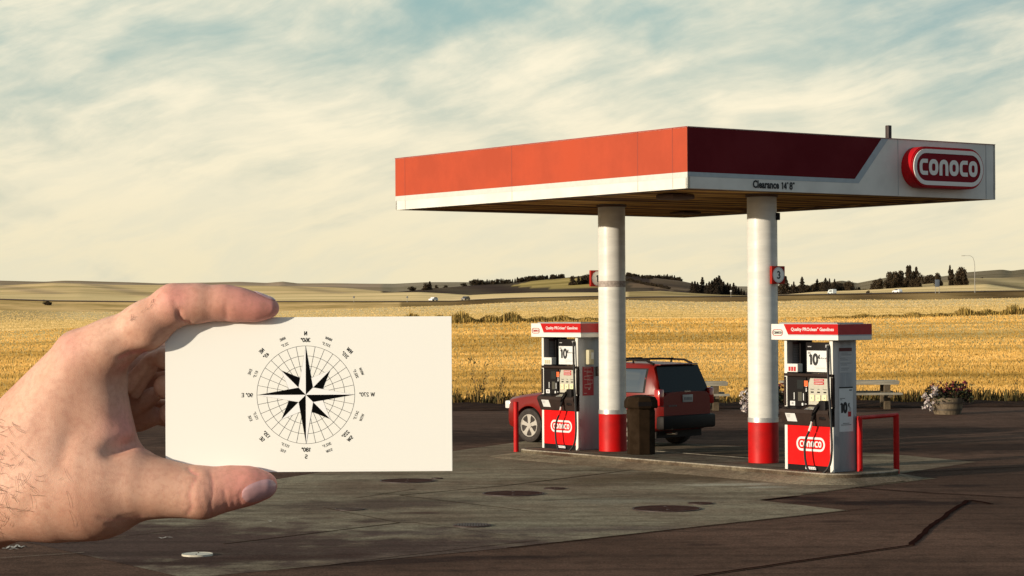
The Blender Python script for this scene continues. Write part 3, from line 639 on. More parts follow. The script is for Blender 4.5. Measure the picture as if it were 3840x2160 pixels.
# CONOCO sign box
PX0 = .24; a_ = FC.hit(3418, 630, 0, PX0); b_ = FC.hit(3691, 630, 0, PX0); t_ = FC.hit(3550, 553, 0, PX0); u_ = FC.hit(3550, 706, 0, PX0)
sw, sh = b_.y - a_.y, t_.z - u_.z; cy_, cz_ = (a_.y + b_.y) / 2, (t_.z + u_.z) / 2
SIGNR = mat('sign_red', (0.42, 0.003, 0.008), .5, spec=.2); SIGNF = mat('sign_face_red', (0.22, 0.002, 0.010), .6, spec=.15)
SILV = mat('sign_silver', (0.80, 0.77, 0.72), .5)
M = facing((0, 1, 0), (0, 0, 1), (0, cy_, cz_))
mb = MB(); mb.prism(caps(sw, sh), .006, PX0 - .02, SIGNR, M); mb.prism(caps(sw - .03, sh - .03), PX0 - .02, PX0, SIGNR, M); sg = mb.build('sign_box', can)
mb = MB(); c_ = caps(sw - .155, sh - .155); mb.stroke(c_, .07, SILV, M, closed=True, th=PX0 + .016)
o_ = caps(sw - .085, sh - .085); i_ = caps(sw - .225, sh - .225); n = len(o_)
mb.add([(p[0], p[1], PX0) for p in o_] + [(p[0], p[1], PX0 + .016) for p in o_], [(i, (i + 1) % n, n + (i + 1) % n, n + i) for i in range(n)], SILV, M)
mb.prism(i_, PX0 - .01, PX0 + .006, SIGNF, M); mb.build('sign_border', sg)
mb = MB(); word_logo(mb, sw - .34, .27, SILV, M @ Matrix.Translation((0, 0, PX0 + .012))); mb.build('sign_lettering', sg, smooth=0)
mb = MB(); q = FC.hit(3331, 500, 0, -.4); mb.bbox((-.44, q.y - .035, FH + .0), (-.36, q.y + .045, FH + .27), mat('vent_dark', (.03, .015, .012), .6), .01); mb.build('roof_vent', can)
mb = MB(); f1 = FC.hit(2532, 728, 2, 0.0)
mb.bbox((f1.x - .22, f1.y - .24, -.09), (f1.x + .22, f1.y + .24, .0), SOFT, .03); mb.build('ceiling_light', can)
mb = MB(); f1 = FC.hit(2570, 795, 2, 0.0); mb.bbox((f1.x - .22, f1.y - .22, -.04), (f1.x + .22, f1.y + .22, .0), SOFT, .02); mb.build('ceiling_light', can)

# ------------------------------------------------------------------ kerbed island
F3 = Frame((4.9311, 33.585, 0.15))
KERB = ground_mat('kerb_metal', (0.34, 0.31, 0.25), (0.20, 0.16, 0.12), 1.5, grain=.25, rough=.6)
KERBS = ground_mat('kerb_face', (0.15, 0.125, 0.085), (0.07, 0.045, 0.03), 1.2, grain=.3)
IST = ground_mat('island_top', (0.17, 0.15, 0.11), (0.10, 0.07, 0.05), 1.2, grain=.3)
isl = thing('pump_island', (F3.o.x, F3.o.y, 0), 'long low concrete island with worn pale metal kerb carrying pumps and columns', 'kerbed island', -YAW)
def round_rect(x0, y0, x1, y1, r, n=8):
    p = []
    for cx, cy, a0 in ((x1 - r, y0 + r, -90), (x1 - r, y1 - r, 0), (x0 + r, y1 - r, 90), (x0 + r, y0 + r, 180)):
        for i in range(n + 1): a = R(a0 + 90 * i / n); p.append((cx + r * math.cos(a), cy + r * math.sin(a)))
    return p
op = round_rect(-8.1, -.27, .40, 1.3, .5); ip = round_rect(-8.04, -.21, .34, 1.24, .45); rp = round_rect(-8.6, -.75, .62, 1.8, .8)
mb = MB(); n = len(op); mb.add([(p[0], p[1], .006) for p in rp] + [(p[0], p[1], .085) for p in op], [(i, (i + 1) % n, n + (i + 1) % n, n + i) for i in range(n)], CONC); tag(mb.build('apron_ramp', smooth=0), kind='structure').matrix_world = Matrix.Translation((F3.o.x, F3.o.y, 0)) @ Matrix.Rotation(-YAW, 4, 'Z')
mb = MB(); n = len(op); mb.add([(p[0], p[1], 0.0) for p in op] + [(p[0], p[1], .135) for p in op] + [(p[0] * .9995, p[1] + .008, .15) for p in op] + [(p[0], p[1], .152) for p in ip] + [(p[0], p[1], .10) for p in ip],
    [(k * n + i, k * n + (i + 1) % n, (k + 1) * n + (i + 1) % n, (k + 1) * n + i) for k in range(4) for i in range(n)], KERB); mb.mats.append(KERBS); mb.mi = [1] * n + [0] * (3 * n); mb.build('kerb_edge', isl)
mb = MB(); mb.add([(p[0], p[1], .148) for p in ip], [tuple(range(n))], IST); mb.build('island_top', isl, smooth=0)

# ------------------------------------------------------------------ columns
COLW = mat('column_white', (0.66, 0.65, 0.60), 0.42, nz=0.12, nscale=2.5, stretch=(1, 1, 4))
def column(x, label, band):
    c = F3.M @ Vector((x, .53, 0)); c = Vector((c.x * (1 + .243 / c.y), c.y + .243, c.z)); t = thing('canopy_column', (c.x, c.y, .152), label, 'column', -YAW, 'round columns holding up the canopy')
    mb = MB(); mb.cyl((0, 0), .243, .74, 4.42, COLW, 56)
    for z in (1.62, 2.72, 3.55): mb.cyl((0, 0), .2435, z, z + .006, OFFW, 56)
    mb.build('shaft', t)
    mb = MB(); mb.cyl((0, 0), .249, 0, .665, PRED, 56); mb.build('painted_base', t)
    mb = MB(); mb.cyl((0, 0), .252, .665, .74, ALU, 56); mb.build('metal_band', t)
    mb = MB(); mb.cyl((0, 0), .27, 4.36, 4.40, SOFT, 56); mb.build('top_ring', t)  # thin ring drawn for the dark line at the column head
    if band:
        mb = MB(); BND = mat('tape_residue', (.40, .34, .30), .7, nz=.35, nscale=20); mb.cyl((0, 0), .2445, 2.93, 3.04, BND, 56); mb.cyl((0, 0), .2450, 2.88, 2.925, WHITE, 56)
        mb.build('tape_band', t)
    else:
        mb = MB(); mb.tube([(.165, .175, z) for z in (.8, 2, 3.3, 4.0)], .011, COLW, 8); mb.bbox((.13, .11, 3.98), (.24, .19, 4.10), BLACK, .01); mb.build('conduit', t)
    return t, c
colL, cL = column(-6.09, 'white round column with brown tape band, left of the two, beside the brown bin', True)
colR, cR = column(-2.16, 'white round column carrying the number 3 sign, next to the right pump', False)
# number signs fixed to the columns: plates facing right-front (local +x)
NUMR = mat('number_plate_red', (0.33, 0.014, 0.006), .6, spec=.2)
def number_sign(cc, off, zc, num, label):
    p = cc + (F3.M.to_3x3() @ Vector(off)); t = thing('pump_number_sign', (p.x, p.y, zc), label, 'number sign', -YAW, 'square red number signs on the columns')
    s_ = .145; mb = MB(); mb.bbox((-.05, -s_, -s_), (0, s_, s_), NUMR, .006); mb.build('plate', t)
    mb = MB(); M = facing((0, 1, 0), (0, 0, 1), (.002, 0, 0)); mb.add([(.128 * math.cos(a), .128 * math.sin(a), .001) for a in np.linspace(0, 6.2832, 33)[:-1]], [tuple(range(32))], mat('sign_disc', (.9, .88, .82), .6), M)
    mb.stroke([(.118 * math.cos(a), .118 * math.sin(a)) for a in np.linspace(0, 6.2832, 33)[:-1]], .006, GREYTXT, M, closed=True, th=.002)
    glyphs(mb, num, .125, INK, M, w=.2, z=.003); mb.build('number', t, smooth=0)
q3 = At(2919, 1031, cR.y - .22); number_sign(cR, tuple(F3.M.to_3x3().inverted() @ (Vector((q3.x, q3.y, 0)) - Vector((cR.x, cR.y, 0)))), q3.z, '3', 'red square sign with a black number 3 on the right column')
q1 = At(2240, 1044, cL.y - .02); number_sign(cL, tuple(F3.M.to_3x3().inverted() @ (Vector((q1.x, q1.y, 0)) - Vector((cL.x, cL.y, 0)))), q1.z, '1', 'red square sign with a black number 1 half hidden behind the left column')

# ------------------------------------------------------------------ fuel pumps
W, D, PH = 1.075, .503, 2.285
SIDEM = mat('pump_side_grey', (0.36, 0.37, 0.39), .45, metal=.25, nz=.22, nscale=3.5, stretch=(1, 1, .3))
INNER = mat('pump_inner_grey', (0.16, 0.145, 0.15), .6, nz=.15)
def pump(corner, label, second):
    t = thing('fuel_pump', corner, label, 'fuel pump', -YAW, 'fuel pumps on the island')
    FR = facing((1, 0, 0), (0, 0, 1), (0, 0, 0))      # drawing on the front plane: x right, y up, out = -y
    SD = facing((0, 1, 0), (0, 0, 1), (0, 0, 0))
    mb = MB(); mb.bbox((-.07, .02, .0), (0, D, PH - .25), SIDEM, .006); mb.build('side_panel', t)
    mb = MB(); mb.bbox((-W, .02, .0), (-W + .05, D, PH - .25), INNER, .006); mb.build('side_panel', t)
    mb = MB(); mb.box((-W - .003, -.004, .0), (-W + .055, .019, PH - .25), WHITE); mb.build('corner_trim', t, smooth=0)
    mb = MB(); mb.box((-.068, -.004, .0), (.003, .019, PH - .25), WHITE); mb.build('corner_trim', t, smooth=0)
    mb = MB(); mb.box((-W + .051, .03, .03), (-.071, D - .03, 1.5), INNER); mb.box((-W + .05, D * .5, 1.5), (-W + .1, D, PH - .25), BLACK); mb.build('cabinet', t, smooth=0)
    mb = MB(); mb.box((-W + .056, .02, .0), (-.069, .04, .085), BLACK); mb.rect(-.64, .02, -.40, .06, PAPER, FR, -.017)
    for i in range(5): mb.rect(-.62 + i * .042, .03, -.595 + i * .042, .05, GREYTXT, FR, -.015)
    pass; mb.build('base_plate', t, smooth=0)
    mb = MB(); mb.box((-W + .056, .002, .085), (-.069, .03, .72), PUMPRED); fp = mb.build('front_panel', t, smooth=0)
    mb = MB(); M = FR @ Matrix.Translation((-.50, .415, .004)); mb.stroke(caps(.60, .185), .035, PAPER, M, closed=True); word_logo(mb, .49, .095, PAPER, M, .30); mb.build('logo', fp, smooth=0)
    # console: vertical face, sloping shelf, apron
    prof = [(.03, 1.51), (-.02, 1.51), (-.012, 1.47), (.03, 1.45), (.03, 1.0), (-.11, .95), (-.12, .90), (-.035, .70), (.03, .70)]
    mb = MB(); mb.prism(prof[::-1], -W - .004, .004, DBROWN, axis=0)
    for xx in (-W - .004, -.035): mb.box((xx, -.02, 1.0), (xx + .04, .03, 1.455), DBROWN)
    con = mb.build('console', t, bevel=.004)
    mb = MB(); mb.box((-W + .04, .008, 1.0), (-.60, .028, 1.45), BLACK); k = mb.build('card_reader', con, smooth=0)
    mb = MB(); M = FR @ Matrix.Translation((0, 0, -.006)); Mz = FR @ Matrix.Translation((0, 0, -.005))
    mb.box((-.80, .001, 1.27), (-.66, .008, 1.41), mat('screen_dark', (.02, .022, .022), .15)); mb.box((-.64, .001, 1.31), (-.56, .008, 1.40), ORNG)
    mb.rect(-.79, 1.33, -.70, 1.345, PAPER, M, .002)
    for xx, y0, y1 in ((-.87, 1.10, 1.21), (-.66, 1.09, 1.20)): mb.rect(xx - .008, y0, xx + .008, y1, PAPER, M, .002)
    mb.box((-.78, .001, 1.08), (-.69, .008, 1.22), mat('keypad_dark', (.06, .055, .04), .5))
    for i in range(4):
        for j in range(3): mb.rect(-.775 + j * .028, 1.09 + i * .032, -.756 + j * .028, 1.112 + i * .032, GREYTXT, M, .004)
    for y in (1.30, 1.26, 1.23): mb.rect(-.61, y, -.585, y + .02, PAPER, M, .002)
    mb.rect(-.96, .925 + .08, -.85, 1.075, PAPER, M, .003); mb.rect(-.93, 1.02, -.88, 1.06, GREYTXT, M, .0035)
    mb.rect(-.70, 1.01, -.665, 1.05, PAPER, M, .003); mb.rect(-.63, 1.03, -.59, 1.04, PAPER, M, .003); mb.build('keypad_details', k, smooth=0)
    mb = MB(); mb.prism([(-.545, 1.03), (-.075, 1.03), (-.075, 1.36), (-.115, 1.44), (-.505, 1.44), (-.545, 1.36)], .004, .028, CREAMP, axis=1); bp_ = mb.build('grade_panel', con, smooth=0)
    for i, xx in enumerate((-.46, -.32, -.18)):
        mb = MB(); mb.bbox((xx - .045, -.012, 1.085), (xx + .045, .003, 1.185), YEL, .006); mb.box((xx - .03, -.001, 1.215), (xx + .03, .003, 1.235), BLACK)
        mb.rect(xx - .012, 1.12, xx + .012, 1.15, GREYTXT, FR, .0135); mb.text(('Regular', 'Plus', 'Premium')[i], .026, INK, FR, x=xx, y=1.27, z=-.002); mb.build('grade_button', bp_, smooth=0)
    mb = MB(); mb.box((-.42, -.001, 1.345), (-.20, .003, 1.385), REDINK); mb.box((-.42, -.001, 1.395), (-.20, .003, 1.432), REDINK)
    for y in (1.360, 1.409):
        for i in range(7): mb.rect(-.40 + i * .026, y, -.383 + i * .026, y + .012, PAPER, FR, .0035)
    mb.build('warning_sticker', bp_, smooth=0)
    # display plate on the sloping shelf
    sl_ = Vector((0, -.14, -.05)).normalized(); Ms = facing((1, 0, 0), -sl_, (0, .03, 1.0))
    mb = MB(); mb.rect(-.545, -.135, -.20, -.012, ALU, Ms, .003); mb.rect(-1.0, -.13, -.64, -.02, BLACK, Ms, .003); mb.rect(-.52, -.08, -.42, -.04, BEIGE, Ms, .005); mb.rect(-.36, -.10, -.22, -.03, BEIGE, Ms, .005); mb.build('shelf_plate', con, smooth=0)
    ap = Vector((0, .085, -.20)).normalized(); Ma = facing((1, 0, 0), -ap, (0, -.12, .90))
    mb = MB(); mb.rect(-.95, -.15, -.73, -.01, PAPER, Ma, .004)
    for i, y in enumerate((-.04, -.06, -.08)): mb.rect(-.93, y, -.84 - .01 * i, y + .008, GREYTXT, Ma, .005)
    mb.build('instruction_sticker', con, smooth=0)
    mb = MB(); mb.bbox((-W + .05, -.012, 1.53), (-W + .30, .10, 1.66), WHITE, .008)
    for i in range(3): mb.box((-W + .10 + i * .06, -.016, 1.545), (-W + .145 + i * .06, -.011, 1.615), REDINK if not second else BEIGE)
    mb.build('leaflet_box', con, smooth=0)
    # price board between the side panels
    mb = MB(); mb.bbox((-.63, .03, 1.52), (-.085, .09, 2.0), BLACK, .01); pb = mb.build('price_board', t)
    mb = MB(); Mp = FR @ Matrix.Translation((0, 0, -.028)); mb.rect(-.60, 1.54, -.115, 1.87, PAPER, Mp); pp = mb.build('board_poster', pb, smooth=0)
    mb = MB(); Mp = FR @ Matrix.Translation((0, 0, -.0255))
    glyphs(mb, '10', .17, INK, Mp, x=-.455, y=1.735, w=.27, sx=1.0); glyphs(mb, '\u00a2', .09, INK, Mp, x=-.325, y=1.775, w=.2); mb.text('off per gallon', .034, INK, Mp, x=-.21, y=1.755)
    mb.rect(-.575, 1.825, -.52, 1.84, INK, Mp); mb.rect(-.575, 1.85, -.45, 1.856, GREYTXT, Mp)
    for i, (x0, x1, y) in enumerate(((-.42, -.28, 1.63), (-.45, -.20, 1.605), (-.40, -.15, 1.59), (-.55, -.35, 1.565))): mb.rect(x0, y, x1, y + .004, GREYTXT, Mp)
    if not second: mb.rect(-.165, 1.70, -.12, 1.76, REDINK, Mp, .001)
    mb.rect(-.58, 1.925, -.50, 1.94, GREYTXT, Mp); mb.rect(-.19, 1.92, -.15, 1.95, GREYTXT, Mp); mb.build('board_lettering', pp, smooth=0)
    # notice seen on the inner face of the far side panel
    mb = MB(); Mi = facing((0, 1, 0), (0, 0, 1), (-W + .052, 0, 0)); mb.rect(.12, 1.62, .42, 2.0, mat('notice_dark', (.13, .12, .125), .6), Mi, .002); mb.rect(.12, 1.96, .42, 2.0, mat('notice_head', (.05, .012, .012), .6), Mi, .003)
    for i in range(11): mb.rect(.14, 1.66 + i * .026, .14 + .25 * (.6 + .4 * random.random()), 1.664 + i * .026, GREYTXT, Mi, .004)
    mb.build('notice', t, smooth=0)
    # valance
    x0, x1, y0, y1, z0, z1 = -W - .20, .22, -.10, D + .12, PH - .25, PH
    mb = MB(); mb.box((x0, y0, z0), (x1, y1, z1), WHITE); v = mb.build('valance', t, bevel=.006)
    mb = MB(); Mv = FR @ Matrix.Translation((0, 0, -y0 + .003)); xl = x0 + .29
    mb.add([(xl, z1 - .002, 0), (xl + .10, z0 + .085, 0), (x1, z0 + .085, 0), (x1, z1 - .002, 0)], [(0, 1, 2, 3)][::1], VRED, Mv)
    Mr = facing((0, 1, 0), (0, 0, 1), (x1 + .003, 0, 0)); mb.rect(y0, z0 + .085, y1, z1 - .002, mat('valance_side_red', (.42, .012, .016), .4, nz=.1), Mr)
    mb.rect(y0, z0 + .068, y1, z0 + .085, GREYB, Mr, -.001); mb.add([(xl + .10, z0 + .068, -.001), (x1, z0 + .068, -.001), (x1, z0 + .085, -.001), (xl + .10, z0 + .085, -.001)], [(0, 1, 2, 3)], GREYB, Mv)
    mb.build('valance_stripe', v, smooth=0)
    mb = MB(); Mv = FR @ Matrix.Translation((0, 0, -y0 + .0045)); mb.text('Quality PROclean\u00b0 Gasolines', .072, PAPER, Mv, x=(xl + .10 + x1) / 2 - .01, y=z1 - .085, bold=.02, sx=1.12)
    M2 = Mv @ Matrix.Translation((x0 + .15, z0 + .115, 0)); mb.stroke(caps(.235, .095), .008, REDINK, M2, closed=True); mb.stroke(caps(.215, .075), .003, INK, M2, closed=True)
    word_logo(mb, .185, .04, INK if not second else REDINK, M2, .32); mb.build('valance_lettering', v, smooth=0)
    mb = MB(); mb.box((x0 + .1, y0 + .08, z1 + .001), (x1 - .1, y1 - .08, z1 + .02), STEEL); mb.build('valance_cap', v, smooth=0)
    # hose: from the high fitting down the right edge, loop, back up into the nozzle
    mb = MB()
    P = [(-.075, -.02, 1.95), (-.06, -.05, 1.90), (-.045, -.06, 1.6), (-.015, -.07, 1.2), (.03, -.09, .95), (.07, -.11, .62), (.085, -.12, .35), (.05, -.13, .13), (-.06, -.15, .0), (-.20, -.17, -.045), (-.33, -.18, -.02), (-.43, -.17, .12), (-.47, -.16, .32), (-.45, -.15, .50), (-.39, -.14, .62)]
    C_ = []
    for i in range(len(P) - 1):
        p0, p1, p2, p3 = [Vector(P[max(0, min(len(P) - 1, i + k))]) for k in (-1, 0, 1, 2)]
        for s_ in range(6):
            u = s_ / 6; C_.append(.5 * ((2 * p1) + (p2 - p0) * u + (2 * p0 - 5 * p1 + 4 * p2 - p3) * u * u + (3 * p1 - p0 - 3 * p2 + p3) * u ** 3))
    C_.append(Vector(P[-1])); mb.tube(C_, .0185, RUB, 10); hs = mb.build('hose', t)
    mb = MB(); mb.tube([(-.385, -.14, .63), (-.345, -.138, .72)], [.02, .022], WHITE if not second else PUMPRED, 12); mb.tube([(-.345, -.138, .72), (-.33, -.135, .78)], .019, ALU, 12); mb.build('hose_joint', hs)
    mb = MB(); mb.tube([(-.33, -.135, .78), (-.29, -.13, .90), (-.24, -.10, 1.02)], [.02, .034, .036], BLACK, 12); mb.tube([(-.24, -.10, 1.02), (-.19, -.05, 1.08), (-.16, .0, 1.08)], [.03, .02, .016], BLACK, 10)
    mb.tube([(-.30, -.17, .87), (-.24, -.19, .95), (-.19, -.14, 1.04)], .008, BLACK, 6); mb.build('nozzle', t)
    mb = MB(); mb.bbox((-.23, -.10, .80), (-.075, .03, 1.10), BLACK, .02); mb.build('nozzle_holster', t)
    mb = MB(); mb.bbox((-.105, -.035, 1.90), (-.06, .02, 1.97), BLACK, .006); mb.tube([(-.12, -.03, 1.955), (-.06, -.03, 1.955)], .014, ALU, 8); mb.build('hose_fitting', t)
    return t, SD
pR, SD = pump(F3.o, 'right fuel pump with ten cent poster on front and two posters on its grey side', False)
mb = MB(); Ms = SD @ Matrix.Translation((0, 0, .004)); NOT = mat('side_notice', (.44, .45, .46), .6)
mb.rect(.13, 1.53, .405, 1.86, NOT, Ms); mb.rect(.13, 1.86, .405, 1.915, mat('notice_maroon', (.10, .012, .014), .5), Ms)
for i in range(12): 
    a = .14 + .04 * random.random(); mb.rect(a, 1.545 + i * .026, min(.40, a + .12 + .13 * random.random()), 1.549 + i * .026, INK if i % 3 else WHITE, Ms, .001)
mb.rect(.26, 1.33, .264, 1.52, OFFW, Ms); mb.build('safety_notice', pR, smooth=0)
mb = MB(); mb.rect(.125, .62, .42, 1.31, PAPER, Ms); mb.rect(.125, 1.29, .42, 1.312, INK, Ms, .0005); glyphs(mb, '10', .16, INK, Ms, x=.222, y=.99, w=.27, sx=.72, z=.001); glyphs(mb, '\u00a2', .085, INK, Ms, x=.335, y=1.03, w=.2, z=.001)
mb.rect(.31, .85, .38, .93, REDINK, Ms, .001)
for x0, x1, y in ((.14, .25, 1.13), (.14, .19, 1.11), (.33, .37, .985), (.33, .38, .965), (.33, .38, .945), (.20, .34, .745), (.16, .38, .72), (.34, .40, 1.25), (.34, .4, 1.26)): mb.rect(x0, y, x1, y + .008, INK, Ms, .001)
mb.build('side_poster', pR, smooth=0)
cp1 = G(2169, 1689, .15)
pL_, SD = pump(cp1, 'left fuel pump with maroon emergency sign and beige box on its grey side', True)
mb = MB(); MAR = mat('maroon_sign', (.28, .012, .022), .5); mb.rect(.10, .98, .355, 1.50, MAR, Ms)
for (x0, y0, x1, y1) in ((.14, 1.42, .30, 1.48), (.20, 1.34, .33, 1.40), (.14, 1.27, .25, 1.33), (.22, 1.20, .33, 1.26), (.15, 1.12, .29, 1.18)): mb.stroke([(x0, y0), (x1, y0), (x1, y1), (x0, y1)], .005, OFFW, Ms, closed=True, th=.001)
for (x0, y0, x1, y1) in ((.22, 1.18, .222, 1.48), (.27, 1.10, .272, 1.36), (.13, 1.02, .20, 1.025), (.23, 1.09, .27, 1.105)): mb.rect(x0, y0, x1, y1, OFFW, Ms, .001)
mb.build('emergency_sign', pL_, smooth=0)
mb = MB(); mb.bbox((0.002, .17, 1.54), (.10, .30, 1.81), BEIGE, .02); bx = mb.build('towel_dispenser', pL_)
mb = MB(); mb.rect(.225, 1.64, .285, 1.76, PAPER, SD @ Matrix.Translation((0, 0, .103))); mb.build('towel', bx, smooth=0)
mb = MB(); mb.bbox((.002, .40, 1.33), (.10, .47, 1.50), BLACK, .01); mb.build('wall_bracket', pL_)

# ------------------------------------------------------------------ posts, bin
def ctop(r, h): return [(r, 0), (r, h - r * .3), (r * .8, h - r * .08), (0.001, h)]
b = G(1936, 1695); mb = MB(); mb.lathe(ctop(.048, .955), PRED, 20); o = mb.build('bollard'); o.location = b
tag(o, 'single thin red steel post in front of the red car wheel', 'bollard')
b1, b2 = G(3224, 1803), G(3362, 1786); g = thing('guard_rail', b1, 'red tubular guard rail of two posts and a top bar right of the pump', 'guard rail'); d = b2 - b1
mb = MB(); r = .048; hh = .985; pts = [(0, 0, 0), (0, 0, hh - .03), (d.x * .012, d.y * .012, hh - .008), (d.x * .03, d.y * .03, hh)]
mb.tube([(0, 0, 0), (0, 0, hh)], r, PRED, 20); mb.build('post', g); mb = MB(); mb.tube([(d.x, d.y, 0), (d.x, d.y, hh)], r, PRED, 20); mb.build('post', g)
mb = MB(); mb.tube([(-d.x * .03, -d.y * .03, hh - .01), (d.x * 1.03, d.y * 1.03, hh - .01)], .032, PRED, 14); mb.build('top_bar', g)
cb_ = G(2408, 1706, .152); bn = thing('litter_bin', (cb_.x, cb_.y + .27, .152), 'dark brown hexagonal litter bin with lid beside the left column', 'litter bin', R(12))
def ngon(r, n, a0=0): return [(r * math.cos(R(a0) + 6.2831853 * i / n), r * math.sin(R(a0) + 6.2831853 * i / n)) for i in range(n)]
mb = MB(); n8 = 8
def loft(mb, rings, m, cap=True):
    n = len(rings[0]); vs = [p for r in rings for p in r]
    fs = [(k * n + i, k * n + (i + 1) % n, (k + 1) * n + (i + 1) % n, (k + 1) * n + i) for k in range(len(rings) - 1) for i in range(n)]
    if cap: fs += [tuple(range(n))[::-1], tuple(range((len(rings) - 1) * n, len(rings) * n))]
    mb.add(vs, fs, m)
ring = lambda r, z, a0=22.5: [(x, y, z) for x, y in ngon(r, 8, a0)]
loft(mb, [ring(.245, 0), ring(.25, .76), ring(.235, .80)], BIN); mb.build('bin_body', bn, smooth=20, bevel=.006)
mb = MB(); loft(mb, [ring(.285, .80), ring(.30, .83), ring(.295, .93), ring(.25, 1.0), ring(.1, 1.03)], BIN); mb.build('bin_lid', bn, smooth=20, bevel=.006)
mb = MB(); mb.box((-.12, -.285, .845), (.12, -.262, .92), BLACK); mb.build('bin_flap', bn, smooth=0)

# ------------------------------------------------------------------ picnic tables, planters
def picnic(px1, Y, L, label):
    q = At(px1, 1440, Y); t = thing('picnic_table', (q.x - L / 2, Y, .0), label, 'picnic table', 0, 'picnic tables at the edge of the wheat field')
    mb = MB()
    for k in range(4): mb.bbox((-L / 2, -.36 + k * .185, .70), (L / 2, -.19 + k * .185, .76), WOOD, .006)
    mb.bbox((-L / 2 + .01, -.365, .655), (L / 2 - .01, -.325, .70), WOOD, .005); mb.build('table_top', t, smooth=0)
    for s_ in (-1, 1):
        mb = MB()
        for k in range(2): mb.bbox((-L / 2, s_ * .72 - .15 + k * .155, .40), (L / 2, s_ * .72 - .005 + k * .155, .455), WOOD, .006)
        mb.build('bench_seat', t, smooth=0)
    for s_ in (-1, 1):
        mb = MB(); x = s_ * (L / 2 - .32); mb.bbox((x - .08, -.36, .0), (x + .08, -.20, .70), WOODD, .006); mb.bbox((x - .08, .20, .0), (x + .08, .36, .70), WOODD, .006)
        mb.bbox((x - .05, -.85, .33), (x + .05, .85, .40), WOODD, .006); mb.build('trestle', t, smooth=0)
picnic(3364, 58.2, 3.10, 'grey wooden picnic table behind the right pump')
picnic(2725, 58.0, 3.10, 'grey wooden picnic table half hidden behind the red car')
LEAFD = blade_mat('planter_leaf', [(.012, .02, .008), (.03, .04, .015), (.05, .03, .02), (.02, .012, .01)])
PETW = blade_mat('petal_pale', [(.60, .54, .48), (.68, .62, .57), (.42, .30, .32)]); PETP = blade_mat('petal_dark', [(.07, .006, .02), (.14, .015, .03), (.04, .006, .015), (.25, .05, .04)])
def leafcloud(mb, n, fn, s_, m, rr):
    for i in range(n):
        c = Vector(fn(rr)); a = Vector((rr.gauss(0, 1), rr.gauss(0, 1), rr.gauss(0, 1))).normalized(); b_ = a.cross(Vector((rr.gauss(0, 1), rr.gauss(0, 1), rr.gauss(0, 1)))).normalized()
        s2 = s_ * rr.uniform(.6, 1.4); mb.add([c - a * s2, c + b_ * s2 * .5, c + a * s2, c - b_ * s2 * .5], [(0, 1, 2, 3)], m)
def planter(px, py, label, sc_=1.0, seed=3):
    c = G(px, py); t = thing('flower_planter', c, label, 'planter', 0, 'half barrel flower planters'); rr = random.Random(seed); r = .39 * sc_
    mb = MB(); mb.lathe([(r * .84, 0), (r * .95, .16), (r, .32), (r * 1.0, .42), (r * .92, .42), (r * .92, .36), (.001, .36)], WOODB, 28); bb = mb.build('barrel', t)
    mb = MB()
    for z, k in ((.10, .92), (.27, 1.0)): mb.lathe([(r * k, z), (r * k + .008, z), (r * (k + .02) + .008, z + .05), (r * (k + .02), z + .05)], mat('barrel_hoop', (.10, .08, .06), .5, metal=.5), 28)
    mb.build('hoop', bb)
    def blob(rr):
        while True:
            p = Vector((rr.uniform(-1, 1), rr.uniform(-1, 1), rr.uniform(-1, 1)))
            if p.length < 1: break
        return (p.x * .62 * sc_ + .06, p.y * .45, .50 + p.z * .24 + .10 * math.sin(p.x * 5))
    mb = MB(); leafcloud(mb, 900, blob, .05, LEAFD, rr); mb.build('foliage', t, smooth=0)
    mb = MB()
    for i in range(46):
        a = rr.uniform(0, 1); x = -.62 + rr.uniform(-.05, .33); z = .62 - (rr.random() ** .8) * .50 if x < -.42 else .60 + rr.uniform(-.10, .12)
        cc = Vector((x * sc_, -.30 + rr.uniform(-.1, .1), z)); leafcloud(mb, 7, lambda r_: cc + Vector((r_.gauss(0, .018), r_.gauss(0, .018), r_.gauss(0, .018))), .035, PETW, rr)
    for i in range(50):
        cc = Vector((rr.uniform(-.45, .65) * sc_, rr.uniform(-.35, .1), .70 + rr.uniform(-.12, .10))); leafcloud(mb, 6, lambda r_: cc + Vector((r_.gauss(0, .02), r_.gauss(0, .02), r_.gauss(0, .02))), .035, PETP, rr)
    mb.build('flowers', t, smooth=0)
planter(3553, 1553, 'half barrel planter of white and dark red flowers at the right', 1.0, 3)
planter(2862, 1556, 'planter of white flowers mostly hidden behind the right column', .92, 8)
#@@CAR
# ------------------------------------------------------------------ red car (nose to the left)
CARP = mat('car_paint', (0.17, 0.008, 0.005), 0.35, metal=0.0, coat=.2, spec=.3); CGLASS = mat('car_glass', (0.004, 0.003, 0.003), 0.25, spec=.25)
MIRG = mat('tinted_reflective_glass', (0.34, 0.33, 0.31), 0.03, metal=1.0)
TRIM = mat('car_trim', (0.010, 0.007, 0.006), 0.6, spec=.2); TYRE = mat('tyre', (0.03, 0.022, 0.018), 0.8, nz=.2); RIM = mat('alloy', (0.68, 0.64, 0.58), 0.3, metal=0.7); LAMPR = mat('tail_lamp', (0.42, 0.01, 0.01), 0.15, coat=1); CHROME = mat('chrome', (.7, .7, .68), .12, metal=1.0)
HEADL = mat('head_lamp', (.75, .72, .68), .1, coat=1)
def apply_mods(o):
    dg = bpy.context.evaluated_depsgraph_get(); me = bpy.data.meshes.new_from_object(o.evaluated_get(dg)); old = o.data; o.modifiers.clear(); nm = old.name; o.data = me; bpy.data.meshes.remove(old); me.name = nm
